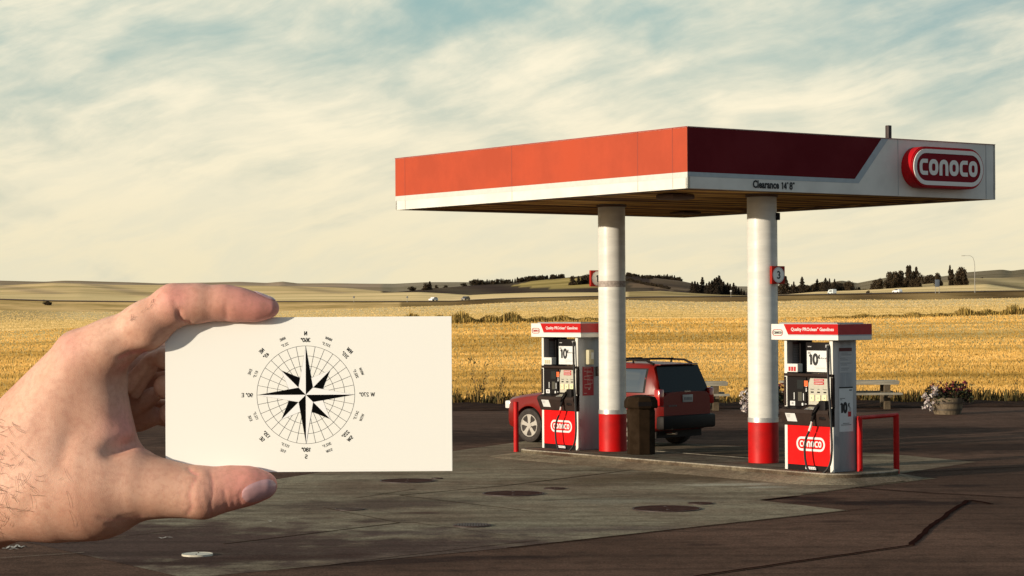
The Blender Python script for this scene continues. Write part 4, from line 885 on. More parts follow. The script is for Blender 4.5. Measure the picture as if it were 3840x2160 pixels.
def car_body(stn, prof_fn, m):
    """loft of half sections mirrored; stn = list of x, prof_fn(x) -> list of (y,z) from bottom centre to top centre"""
    V = []; n = None
    for x in stn:
        h = prof_fn(x); full = h + [(-y, z) for y, z in h[::-1][1:-1]]; n = len(full); V += [(x, y, z) for y, z in full]
    Fs = [(k * n + i, (k + 1) * n + i, (k + 1) * n + (i + 1) % n, k * n + (i + 1) % n) for k in range(len(stn) - 1) for i in range(n)]
    Fs += [tuple(range(n)), tuple(range((len(stn) - 1) * n, len(stn) * n))[::-1]]
    return V, Fs
def I(x, *p): return float(np.interp(x, [a for a, b in p], [b for a, b in p]))
def make_suv(loc, rz, sc_, label):
    t = thing('parked_car', loc, label, 'car', rz); t.scale = (sc_,) * 3
    # x: 0 nose .. 4.42 tail (nose towards -x of the frame) ; y: -.89 near side .. .89
    def low(x):
        hw = I(x, (0, .62), (.10, .78), (.35, .875), (1.0, .89), (3.9, .89), (4.25, .87), (4.36, .80), (4.42, .74))
        top = I(x, (0, .78), (.12, .92), (.6, 1.0), (1.25, 1.07), (1.4, 1.09), (4.1, 1.12), (4.42, 1.10))
        bot = I(x, (0, .34), (.3, .26), (.6, .24), (3.8, .24), (4.2, .34), (4.42, .40)); c = top - bot
        return [(0, bot), (hw * .86, bot), (hw * .97, bot + .05), (hw, bot + c * .25), (hw, bot + c * .55), (hw * .985, bot + c * .8), (hw * .95, bot + c * .94), (hw * .84, top + .012), (hw * .5, top + .03), (0, top + .035)]
    V, Fs = car_body([0, .05, .12, .25, .45, .7, 1.0, 1.3, 1.8, 2.4, 3.0, 3.5, 3.9, 4.15, 4.28, 4.36, 4.42], low, CARP)
    mb = MB(); mb.add(V, Fs, CARP); body = mb.build('body', t, smooth=35)
    bm = bmesh.new(); bm.from_mesh(body.data); bmesh.ops.recalc_face_normals(bm, faces=bm.faces); bm.to_mesh(body.data); bm.free()
    wheels = [(.80, -1), (.80, 1), (3.50, -1), (3.50, 1)]
    for wx, s_ in wheels:
        mb = MB(); mb.cyl((0, 0), .415, -.30, .35, TRIM, 40, Matrix.Translation((wx, s_ * .80, .36)) @ Matrix.Rotation(math.pi / 2, 4, 'X')); c = mb.build('arch_cutter', smooth=0); c.parent = t
        bpy.context.view_layer.update()
        md = body.modifiers.new('cut', 'BOOLEAN'); md.object = c; md.operation = 'DIFFERENCE'; md.solver = 'EXACT'; apply_mods(body); bpy.data.objects.remove(c)
    bv = body.modifiers.new('bevel', 'BEVEL'); bv.width = .012; bv.segments = 2; bv.limit_method = 'ANGLE'; bv.angle_limit = R(50)
    # greenhouse
    def up(x):
        top = I(x, (1.18, 1.10), (1.95, 1.60), (2.3, 1.69), (3.2, 1.725), (3.95, 1.70), (4.10, 1.66), (4.34, 1.14)); hb = I(x, (1.18, .78), (1.6, .84), (3.9, .845), (4.34, .77)); ht = hb - .155 * (top - 1.09) / .6
        return [(0, 1.06), (hb, 1.06), (hb, 1.10), (hb * .5 + ht * .5 + .012, (1.10 + top) / 2), (ht, max(1.102, top - .045)), (ht * .93, top - .008), (ht * .5, top + .008), (0, top + .01)]
    V, Fs = car_body([1.18, 1.4, 1.65, 1.95, 2.1, 2.3, 2.7, 3.2, 3.6, 3.95, 4.10, 4.16, 4.24, 4.34], up, CARP)
    mb = MB(); mb.add(V, Fs, CARP); o = mb.build('cabin', t, smooth=35)
    bm = bmesh.new(); bm.from_mesh(o.data); bmesh.ops.recalc_face_normals(bm, faces=bm.faces); bm.to_mesh(o.data); bm.free()
    def side(x, z, s_, off=.006):
        sec = up(x); zs = [p[1] for p in sec[2:5]]; ys = [p[0] for p in sec[2:5]]; return (x, s_ * (float(np.interp(z, zs, ys)) + off), z)
    def pane(x0, x1, z0, z1, s_, m, name, cut=0.0, n=8, off=.006):
        vs = []; fs = []
        for i in range(n + 1):
            u = i / n; xb = x0 + (x1 - x0) * u; xt = x0 + cut + (x1 - x0 - cut) * u
            vs += [side(xb, z0, s_, off), side((xb + xt) / 2, (z0 + z1) / 2, s_, off), side(xt, z1, s_, off)]
        for i in range(n):
            for k in range(2):
                q = (i * 3 + k, (i + 1) * 3 + k, (i + 1) * 3 + k + 1, i * 3 + k + 1); fs.append(q if s_ < 0 else q[::-1])
        mb = MB(); mb.add(vs, fs, m); return mb.build(name, t)
    for s_ in (-1, 1):
        for nm, a in (('front_side_window', (1.72, 2.42, .42)), ('rear_side_window', (2.50, 3.16, .03))):
            pane(a[0] - .03, a[1] + .03, 1.115, 1.60, s_, TRIM, 'window_seal', a[2], off=.004); pane(a[0], a[1], 1.13, 1.585, s_, MIRG, nm, a[2], off=.008)
        pane(3.24, 3.99, 1.115, 1.61, s_, TRIM, 'window_seal', .0, off=.004); pane(3.28, 3.95, 1.13, 1.59, s_, MIRG, 'quarter_window', .0, off=.008)
    # tailgate glass and windscreen follow the slope
    def slopep(pts, m, name): mb = MB(); mb.add(pts, [(0, 1, 2, 3)], m); return mb.build(name, t, smooth=0)
    slopep([(4.362, .77, 1.13), (4.362, -.77, 1.13), (4.16, -.66, 1.665), (4.16, .66, 1.665)], CGLASS, 'rear_window')
    slopep([(1.25, -.72, 1.155), (1.25, .72, 1.155), (1.90, .62, 1.585), (1.90, -.62, 1.585)], CGLASS, 'windscreen')
    mb = MB(); mb.bbox((4.06, -.60, 1.67), (4.22, .60, 1.695), CARP, .01); mb.build('rear_spoiler', t)
    for s_ in (-1, 1):                                # roof rails
        mb = MB(); y = s_ * .60; mb.tube([(1.95, y, 1.63), (2.15, y, 1.71), (2.5, y, 1.755), (3.2, y, 1.78), (3.85, y, 1.765), (4.05, y, 1.69)], [.02, .022, .022, .022, .022, .026], TRIM, 8)
        for x in (2.9, 3.5): mb.tube([(x, y, 1.70), (x, y, 1.79)], .02, TRIM, 8)
        mb.build('roof_rail', t)
    mb = MB()
    for x in (2.7, 3.55): mb.tube([(x, -.6, 1.785), (x, .6, 1.785)], .018, TRIM, 8)
    mb.build('roof_crossbar', t)
    mb = MB(); mb.bbox((4.28, -.84, .38), (4.50, .84, .66), TRIM, .05); mb.build('rear_bumper', t)
    mb = MB(); mb.bbox((.01, -.66, .32), (.14, .70, .62), CARP, .05); mb.bbox((-.03, -.5, .66), (.06, .5, .78), CHROME, .02); mb.build('front_bumper', t)
    for s_ in (-1, 1):
        mb = MB(); mb.bbox((4.27, s_ * .80 - .075, .86), (4.425, s_ * .80 + .075, 1.20), LAMPR, .03); mb.build('tail_light', t)
        mb = MB(); mb.bbox((.01, s_ * .66 - .13, .70), (.17, s_ * .66 + .13, .87), HEADL, .03); mb.build('headlight', t)
        mb = MB(); mb.bbox((1.75, s_ * .97 - .09, 1.10), (1.86, s_ * .97 + .09, 1.27), TRIM, .03); mb.tube([(1.8, s_ * .84, 1.12), (1.8, s_ * .92, 1.15)], .02, TRIM, 6); mb.build('wing_mirror', t)
        mb = MB(); mb.bbox((1.30, s_ * .893 - .012, .40), (3.05, s_ * .893 + .012, .52), TRIM, .008)
        for x in (1.33, 2.44, 3.12): mb.box((x, s_ * .885 - .006, .55), (x + .008, s_ * .885 + .006, 1.08), TRIM)
        for x in (2.22, 3.0): mb.bbox((x, s_ * .90 - .012, .93), (x + .15, s_ * .90 + .012, .965), CARP, .008)
        mb.build('door_trim', t)
    PLT = mat('number_plate', (.42, .40, .37), .5); mb = MB(); mb.bbox((4.425, -.16, .92), (4.44, .16, 1.07), PLT, .004); pt = mb.build('licence_plate', t)
    Mb = facing((0, 1, 0), (0, 0, 1), (4.442, 0, .99)); mb = MB()
    for i in range(6): mb.rect(-.12 + i * .042, -.03, -.095 + i * .042, .03, mat('plate_ink', (.12, .12, .13), .6), Mb)
    mb.build('plate_characters', pt, smooth=0)
    mb = MB(); [mb.rect(-.6 + i * .045, .84, -.57 + i * .045, .875, mat('badge_grey', (.12, .09, .09), .5), facing((0, 1, 0), (0, 0, 1), (4.432, 0, 0))) for i in range(6)]; mb.add([(4.432, -.1, 1.12), (4.432, .1, 1.12), (4.432, .1, 1.15), (4.432, -.1, 1.15)], [(0, 1, 2, 3)], CHROME); mb.build('badge', t, smooth=0)
    mb = MB(); mb.tube([(4.2, -.45, .30), (4.50, -.45, .30)], .03, CHROME, 10); mb.build('exhaust', t)
    mb = MB(); mb.box((.3, -.72, .20), (4.2, .72, .42), TRIM); mb.build('underbody', t, smooth=0)
    for wx, s_ in wheels:
        Mw = Matrix.Translation((wx, s_ * .84, .36)) @ Matrix.Rotation(math.pi / 2 * (1 if s_ < 0 else -1), 4, 'X')   # +z outward
        w_ = bpy.data.objects.new('wheel', None); COL.objects.link(w_); w_.parent = t; w_.empty_display_size = .1
        mb = MB(); mb.lathe([(.235, -.18), (.33, -.18), (.36, -.15), (.362, 0.0), (.35, .03), (.31, .045), (.25, .035), (.235, .02)], TYRE, 44, Mw); mb.build('tyre', w_)
        mb = MB(); mb.lathe([(.24, -.10), (.24, .02), (.225, .03), (.215, .015), (.21, -.06), (.001, -.06)], TRIM, 36, Mw)
        mb.lathe([(.242, .018), (.238, .034), (.222, .034), (.214, .018)], RIM, 40, Mw)
        for k in range(5):
            Mk = Mw @ Matrix.Rotation(R(72 * k + 18), 4, 'Z'); mb.prism([(.03, -.036), (.16, -.042), (.225, -.066), (.225, .066), (.16, .042), (.03, .036)], .0, .026, RIM, Mk)
            mb.cyl((.075, 0), .012, .026, .03, TRIM, 8, Mw @ Matrix.Rotation(R(72 * k - 18), 4, 'Z'))
        mb.cyl((0, 0), .06, .0, .034, RIM, 20, Mw); mb.build('rim', w_)
    return t
PHI = R(44); SC = .955
# local +x = towards the tail = to the right and nearer
fw = G(1988, 1660)                                    # contact point of the near front wheel
tail = Vector((math.cos(PHI), -math.sin(PHI), 0)); rightv = Vector((math.sin(PHI), math.cos(PHI), 0))
org = fw - tail * .80 * SC + rightv * .84 * SC + Vector((0, .1, 0))
make_suv((org.x, org.y, 0.0), -PHI, SC, 'dark red sport utility car parked behind the left pump, nose to the left')

# ------------------------------------------------------------------ far vehicles on the highway
def far_car(px, Y, rz, paint, label, van=False):
    p = on_ground(px, 903); p.y = Y; p.x = ray(px, 1100).x * Y; z = terr(px, 903) + .27
    t = thing('distant_car', (p.x, Y, z), label, 'car', R(rz), 'cars driving on the far highway')
    L = 4.9; prof = [(-L / 2, .35), (-L / 2, .85), (-L / 2 + .2, 1.0), (-L / 2 + 1.2, 1.1), (-L / 2 + 1.9, 1.65), (L / 2 - .9, 1.7), (L / 2 - .2, 1.1), (L / 2, .95), (L / 2, .35)] if not van else \
        [(-L / 2, .35), (-L / 2, 1.0), (-L / 2 + .3, 1.15), (-L / 2 + 1.0, 1.95), (L / 2 - .1, 2.1), (L / 2, 1.9), (L / 2, .35)]
    mb = MB(); mb.prism(prof, -.88, .88, paint, axis=1); mb.build('body', t, smooth=25, bevel=.08)
    mb = MB(); wz = [(-L / 2 + 1.45, 1.15), (-L / 2 + 1.98, 1.57), (L / 2 - 1.0, 1.6), (L / 2 - .5, 1.15)]
    for y in (-.89, .882): mb.prism(wz, y, y + .01, CGLASS, axis=1)
    mb.build('windows', t, smooth=0)
    for x in (-L / 2 + .9, L / 2 - .95):
        for y in (-.8, .8): mb = MB(); mb.cyl((0, 0), .36, -.12, .12, TYRE, 16, Matrix.Translation((x, y, .36)) @ Matrix.Rotation(math.pi / 2, 4, 'X')); mb.build('wheel', t)
CW = mat('far_car_white', (.85, .84, .82), .3, coat=.5); CB = mat('far_car_blue', (.35, .45, .50), .3, coat=.5); CD = mat('far_car_dark', (.04, .04, .045), .3, coat=.5)
far_car(1625, 903, 62, CW, 'white car on the highway above the card')
far_car(1746, 903.5, 64, CD, 'small dark car following on the highway left of the pumps')
far_car(3120, 903, -72, mat('far_car_pale', (.62, .68, .68), .3, coat=.5), 'pale blue white vehicle on the highway right of the number 3 sign', True)
far_car(3365, 903, -64, CW, 'white car on the highway below the tall poplars')
# street lamp and road signs
def post_thing(name, px, Y, label, cat): p = on_ground(px, Y); return thing(name, p, label, cat)
GALV = mat('galvanised', (.30, .29, .26), .6)
lp = post_thing('street_lamp', 3656, 897, 'tall curved highway lamp post at the right on the skyline', 'street lamp'); k = 897 / F; hh = (1100 - 961) * k
mb = MB(); mb.tube([(0, 0, 0), (0, 0, hh * .72), (-2 * k, 0, hh * .85), (-6 * k, 0, hh * .94), (-12 * k, 0, hh * .985), (-20 * k, 0, hh), (-38 * k, 0, hh)], [.17, .13, .11, .1, .09, .08, .07], GALV, 8); mb.build('pole', lp)
mb = MB(); mb.bbox((-49 * k, -.25, hh - .15), (-37 * k, .25, hh + .1), GALV, .05); mb.build('lamp_head', lp)
SIGB = mat('sign_back', (.10, .12, .15), .5)
rs = post_thing('road_sign', 3515, 896, 'blue grey road sign on two posts left of the lamp post', 'road sign')
mb = MB(); mb.bbox((-8.5 * k, -.06, 25 * k), (8.5 * k, .06, 52 * k), SIGB, .03); mb.build('sign_panel', rs)
for s_ in (-1, 1): mb = MB(); mb.tube([(s_ * 7 * k, .1, 0), (s_ * 7 * k, .1, 50 * k)], .12, GALV, 6); mb.build('sign_post', rs)
for px, Y, h_, lab in ((1327, 897, 2.6, 'small marker board on a post beyond the top edge of the card'), (1527, 897, 2.5, 'thin marker post left of the white highway car'), (2741, 897, 2.9, 'small white marker post left of the right column')):
    p = post_thing('marker_post', px, Y, lab, 'marker post'); mb = MB(); mb.tube([(0, 0, 0), (0, 0, h_)], .09, GALV, 6); mb.build('post', p); mb = MB(); mb.bbox((-.35, -.05, h_ - .7), (.35, .05, h_), WHITE if px > 2000 else SIGB, .02); mb.build('board', p)

# ------------------------------------------------------------------ trees
BARK = mat('bark', (.06, .035, .022), .9)
CONF = blade_mat('conifer_needles', [(.010, .008, .005), (.030, .022, .012), (.045, .030, .018), (.018, .012, .008)]); BROAD = blade_mat('broadleaf', [(.014, .009, .005), (.045, .033, .016), (.07, .045, .022), (.025, .016, .009)])
def tri_cloud(pts, s_, rr, flat=.6):
    n = len(pts); a = rr.normal(0, 1, (n, 3)); a /= np.linalg.norm(a, axis=1)[:, None]; b_ = np.cross(a, rr.normal(0, 1, (n, 3))); b_ /= np.linalg.norm(b_, axis=1)[:, None]
    s2 = (s_ * rr.uniform(.6, 1.4, n))[:, None]; V = np.stack([pts - a * s2, pts + b_ * s2 * flat, pts + a * s2, pts - b_ * s2 * flat], 1).reshape(-1, 3); return V, np.arange(4 * n).reshape(-1, 4)
def tree_proto(kind, seed):
    rr = np.random.default_rng(seed); n = 900
    n = 1500
    if kind == 'conifer':
        z = rr.random(n) ** 1.35; layer = .75 + .25 * np.sin(z * 38 + rr.uniform(0, 6)); rad = (1 - z) ** .85 * .25 * layer + .012; a = rr.uniform(0, 6.283, n); q = np.sqrt(rr.random(n)) * rad * (1 + .25 * np.sin(a * 3 + seed))
        pts = np.stack([q * np.cos(a), q * np.sin(a), .06 + z * .94], 1); s_ = .032
    elif kind == 'poplar':
        z = rr.random(n); rad = .135 * np.sin(np.pi * np.clip(z * .93 + .07, 0, 1)) ** .6 * (.75 + .25 * np.sin(z * 21 + seed)); a = rr.uniform(0, 6.283, n); q = np.sqrt(rr.random(n)) * rad
        pts = np.stack([q * np.cos(a), q * np.sin(a), .05 + z * .95], 1); s_ = .03
    else:
        cs = rr.uniform(-1, 1, (12, 3)) * np.array([.30, .30, .30]) + np.array([0, 0, .46]); cs[0] = (0, 0, .78); cs[1] = (.05, 0, .6); cs[2] = (-.1, .05, .25); cs[3] = (.15, -.1, .22); k = rr.integers(0, 12, n); d = rr.normal(0, 1, (n, 3)); d /= np.linalg.norm(d, axis=1)[:, None]
        pts = cs[k] + d * (rr.random(n) ** .4)[:, None] * np.array([.21, .21, .21]); pts[:, 2] = np.abs(pts[:, 2] - .03) + .03; s_ = .05
    V, f = tri_cloud(pts, s_, rr)
    t = bpy.data.objects.new({'conifer': 'conifer_tree', 'poplar': 'poplar_tree', 'round': 'round_tree'}[kind], None); COL.objects.link(t)
    npmesh('crown', V, f, [CONF if kind == 'conifer' else BROAD], t)
    mb = MB(); mb.tube([(0, 0, -.04), (0, 0, .3), (0.005, 0, .7 if kind != 'conifer' else .95)], [.022, .017, .004], BARK, 6); 
    if kind == 'round':
        for a in range(4): mb.tube([(0, 0, .25), (.14 * math.cos(a * 1.6), .14 * math.sin(a * 1.6), .55)], [.012, .004], BARK, 5)
    mb.build('trunk', t); return t
PROT = {k: [tree_proto(k, s + 11) for s in range(3)] for k in ('conifer', 'poplar', 'round')}; USED = set()
def put_tree(kind, px, pytop, Y, label, group, wide=1.0, pybase=None):
    v = random.randrange(3); src = PROT[kind][v]; p = on_ground(px, Y, -1.3)
    if pybase: p = At(px, pybase, Y)
    top = At(px, pytop, Y).z; h = max(2.0, top - p.z)
    if (kind, v) in USED:
        o = src.copy(); COL.objects.link(o)
        for ch in list(src.children): c = ch.copy(); COL.objects.link(c); c.parent = o
    else: o = src; USED.add((kind, v))
    o.location = p; o.rotation_euler = (0, 0, random.uniform(0, 6.28)); o.scale = (h * wide, h * wide, h); tag(o, label, 'tree', group); return o
GA = 'row of dark trees on the hilltop left of the left column'; LA_ = 'dark tree in the long hilltop row left of the left column'
for i in range(44):                                   # hilltop row px 1775..2110
    px = 1778 + i * 7.7 + random.uniform(-3, 3); base = I(px, (1775, 1066), (1900, 1060), (2000, 1049), (2110, 1040)); put_tree('round' if random.random() < .6 else 'conifer', px, base - random.uniform(11, 17) - (3 if i < 4 else 0), 1655, LA_, GA, 1.5)
for px, top, Y, kd, w_, lab in ((1545, 1074, 1500, 'round', 1.1, 'lone small round tree on the hill left of the twin trees'), (1597, 1061, 1500, 'round', .95, 'left one of two touching trees on the left hill'), (1612, 1056, 1500, 'conifer', 1.25, 'taller right one of two touching trees on the left hill'),
        (1637, 1069, 1600, 'round', 1, 'tiny tree right of the twin trees on the left hill'), (1670, 1070, 1650, 'round', 1.4, 'tiny low bush on the left hill slope'), (1741, 1061, 1690, 'round', 1.4, 'tiny low bush on the far left ridge'),
        (2148, 1034, 1420, 'round', .8, 'leftmost dark tree in the clump beside the number 1 sign'), (2170, 1036, 1420, 'conifer', 1.2, 'thin dark tree in the middle of the clump beside the number 1 sign'), (2192, 1030, 1425, 'round', 1, 'dark tree in the clump beside the number 1 sign'), (2207, 1027, 1430, 'round', 1, 'tall dark tree touching the number 1 sign'), (2218, 1030, 1420, 'round', 1, 'dark tree half behind the number 1 sign')):
    put_tree(kd, px, top - 1, Y, lab, 'scattered trees on the left hill', w_ * 1.3)
GB = 'trees on the slope between the two columns'; LB_ = 'small dark tree in the grove on the slope between the columns'
for i in range(60):
    px = 2352 + (i % 30) * 7.0 - (i // 30) * 3 + random.uniform(-3, 3); base = I(px, (2350, 1046), (2430, 1056), (2500, 1045), (2560, 1055)); 
    Y = random.uniform(1560, 1690) if px < 2460 else random.uniform(1650, 1695); p_ = on_ground(px, Y); yb = PX(p_)[1]; put_tree(random.choice(['round', 'conifer']), px, min(yb - 9, I(px, (2350, 1022), (2420, 1032), (2500, 1029), (2560, 1040)) + random.uniform(-3, 9)), Y, LB_, GB, 1.5)
for i in range(24):
    px = 2355 + i * 6.5 + random.uniform(-3, 3); Y = 1480 - i * 6; p_ = on_ground(px, Y); yb = PX(p_)[1]; put_tree('round', px, yb - random.uniform(8, 14), Y, 'small dark tree in the lower line on the slope between the columns', 'lower trees on the slope between the columns', 1.3)
GC = 'wood at the foot of the hill left of the right column'
for px, top in ((2596, 1056), (2606, 1054), (2616, 1058), (2634, 1040), (2650, 1062), (2660, 1056), (2670, 1052), (2680, 1044), (2688, 1040), (2697, 1034), (2706, 1050), (2714, 1056), (2722, 1066), (2729, 1060), (2738, 1064), (2751, 1061), (2760, 1072), (2770, 1078), (2780, 1082), (2790, 1088), (2665, 1070), (2690, 1066), (2712, 1074), (2745, 1080)):
    put_tree('conifer', px, top, 1290 + random.uniform(-25, 25), 'dark conifer in the wood left of the right column' if px != 2634 else 'single tall pointed conifer standing clear of the wood left of the right column', GC, 1.35)
GD = 'dark trees between the number 3 sign and the tall poplars'
for i in range(58):
    px = 2926 + i * 5.8 + random.uniform(-3, 3); top = I(px, (2926, 1064), (2990, 1072), (3050, 1066), (3120, 1056), (3180, 1062), (3225, 1082), (3260, 1090)) + random.uniform(-7, 9)
    Y = random.uniform(1205, 1320); put_tree(random.choice(['conifer', 'round', 'round']), px, top, Y, 'dark tree in the belt right of the number 3 sign', GD, 1.15)
for px, top, kd, w_, lab in ((2946, 1036, 'conifer', 1.5, 'big dark conifer right behind the number 3 sign'), (2977, 1056, 'conifer', 1, 'thin pointed conifer second right of the number 3 sign'), (3008, 1038, 'conifer', 1.2, 'pointed conifer standing above the belt right of the number 3 sign'), (3065, 1046, 'conifer', 1.2, 'pointed conifer above the middle of the belt'), (3096, 1042, 'conifer', 1.2, 'taller conifer of a pair above the belt'), (3111, 1044, 'conifer', .9, 'thin conifer right of the pair above the belt'),
        (3130, 1046, 'conifer', 1, 'last pointed conifer in the belt before the gap'), (3183, 1051, 'round', .9, 'round tree ending the belt before the gap'), (3285, 1047, 'round', .9, 'broad dark tree left of the grey topped tree'), (3300, 1041, 'round', .9, 'big round dark tree in front of the tan hill'), (3270, 1062, 'round', .9, 'low bushy tree at the left foot of the big clump'),
        (3335, 1016, 'round', .8, 'ragged tree with open top left in the big clump'), (3358, 1015, 'round', .7, 'dark tree with narrow crown in the big clump'), (3378, 1012, 'round', .75, 'dark tree just left of the tallest poplars'), (3345, 1046, 'round', .9, 'low dark tree at the front of the big clump'), (3372, 1050, 'round', .9, 'low dark tree below the tallest poplars'),
        (3404, 996, 'poplar', 1.0, 'tall narrow poplar, left of the close pair'), (3413, 995, 'poplar', 1.0, 'tall narrow poplar, right of the close pair'), (3426, 1016, 'poplar', 1.2, 'shorter poplar between the tall ones'), (3437, 1001, 'poplar', 1.1, 'tall poplar at the right end of the big clump'), (3448, 1020, 'round', .6, 'tree with leaning top right of the poplars'), (3400, 1040, 'round', .8, 'dark bushy tree at the foot of the poplars'), (3425, 1044, 'round', .8, 'dark bushy tree at the right foot of the poplars')):
    put_tree(kd, px, top, 1190 + random.uniform(-20, 20), lab, GD + ' and in the big clump', w_)
for px, top, kd, Y, w_, lab in ((3484, 1030, 'round', 1500, 1.5, 'small far tree on the tan hill right of the poplars'), (3494, 1028, 'round', 1500, 1.2, 'small far round tree beside its twin on the tan hill'), (3517, 1020, 'round', 1190, .8, 'round tree behind the road sign'), (3563, 995, 'poplar', 1190, .8, 'narrow tall poplar left of the large round tree'), (3572, 1010, 'poplar', 1190, 1, 'shorter narrow tree between poplar and large round tree'), (3603, 998, 'round', 1190, .75, 'largest round dark tree left of the lamp post'),
        (3590, 1014, 'round', 1185, .7, 'dark tree at the left side of the largest round tree'), (3617, 1012, 'round', 1185, .7, 'dark tree at the right side of the largest round tree'), (3684, 1040, 'round', 1600, 1.6, 'tiny dark bush on the hill right of the lamp post'), (165, 1124, 'round', 905, .9, 'dark small tree in the left field'), (178, 1127, 'round', 880, 1.2, 'low dark bush next to the small tree in the left field'), (3256, 1088, 'round', 920, 1, 'thin low bush beside the highway')):
    put_tree(kd, px, top, Y, lab, 'single trees on the right and left slopes', w_)
#@@HAND
# ------------------------------------------------------------------ the hand holding a card, close to the camera
DC = 0.85                                             # distance of the card
def zx(x, y): return x / 1.2492, 1000 + y / 1.2492    # outline measured on an enlarged crop
HO = At(*zx(770, 600), DC)                            # origin of the hand
def HP(x, y, w):                                      # crop point at w mm behind the card plane -> local mm (x right, y away, z up)
    p = At(*zx(x, y), DC + w / 1000) - HO; return np.array(p[:]) * 1000
MMPX = DC * 1000 / F / 1.2492
def cone_sdf(P, a, b, ra, rb, sc3=(1, 1, 1)):
    S = np.array(sc3); p = P / S; a = a / S; b = b / S
    ab = b - a; L2 = float(ab @ ab) + 1e-9; t = np.clip(((p - a) @ ab) / L2, 0, 1).astype(np.float32)
    d = p - (a + t[..., None] * ab).astype(np.float32)
    return np.sqrt((d * d).sum(-1)) - (ra + (rb - ra) * t)
def smin(a, b, k):
    h = np.clip(.5 + .5 * (b - a) / k, 0, 1); return b + (a - b) * h - k * h * (1 - h)
def smax(a, b, k): return -smin(-a, -b, k)
def build_field(x0, x1, y0, y1, z0, z1, st):
    xs = np.arange(x0, x1, st, dtype=np.float32); ys = np.arange(y0, y1, st, dtype=np.float32); zs = np.arange(z0, z1, st, dtype=np.float32)
    D = np.full((len(xs), len(ys), len(zs)), 60.0, np.float32)
    return xs, ys, zs, D
X0, Y0_, Z0_, STP = -172.0, -34.0, -78.0, 0.95
hx, hy, hz, HD = build_field(X0, 50.0, Y0_, 88.0, Z0_, 58.0, STP)
def addc(D, A, B, r1, r2, k, sq=1.0, sub=False):
    """A, B crop points (x, y, w); radii in crop pixels; only the cells nearby are touched. sq squeezes depth"""
    a = HP(*A); b = HP(*B); r1 *= MMPX; r2 *= MMPX; pad = max(r1, r2) * max(1, sq) + k * 1.6 + 3
    lo = np.minimum(a, b) - pad; hi = np.maximum(a, b) + pad
    i0, i1 = np.searchsorted(hx, [lo[0], hi[0]]); j0, j1 = np.searchsorted(hy, [lo[1], hi[1]]); k0, k1 = np.searchsorted(hz, [lo[2], hi[2]])
    if i1 <= i0 or j1 <= j0 or k1 <= k0: return
    P = np.stack(np.meshgrid(hx[i0:i1], hy[j0:j1], hz[k0:k1], indexing='ij'), -1)
    d = cone_sdf(P, a, b, r1, r2, (1, sq, 1)); s_ = D[i0:i1, j0:j1, k0:k1]
    D[i0:i1, j0:j1, k0:k1] = smax(s_, -d, k) if sub else smin(s_, d, k)
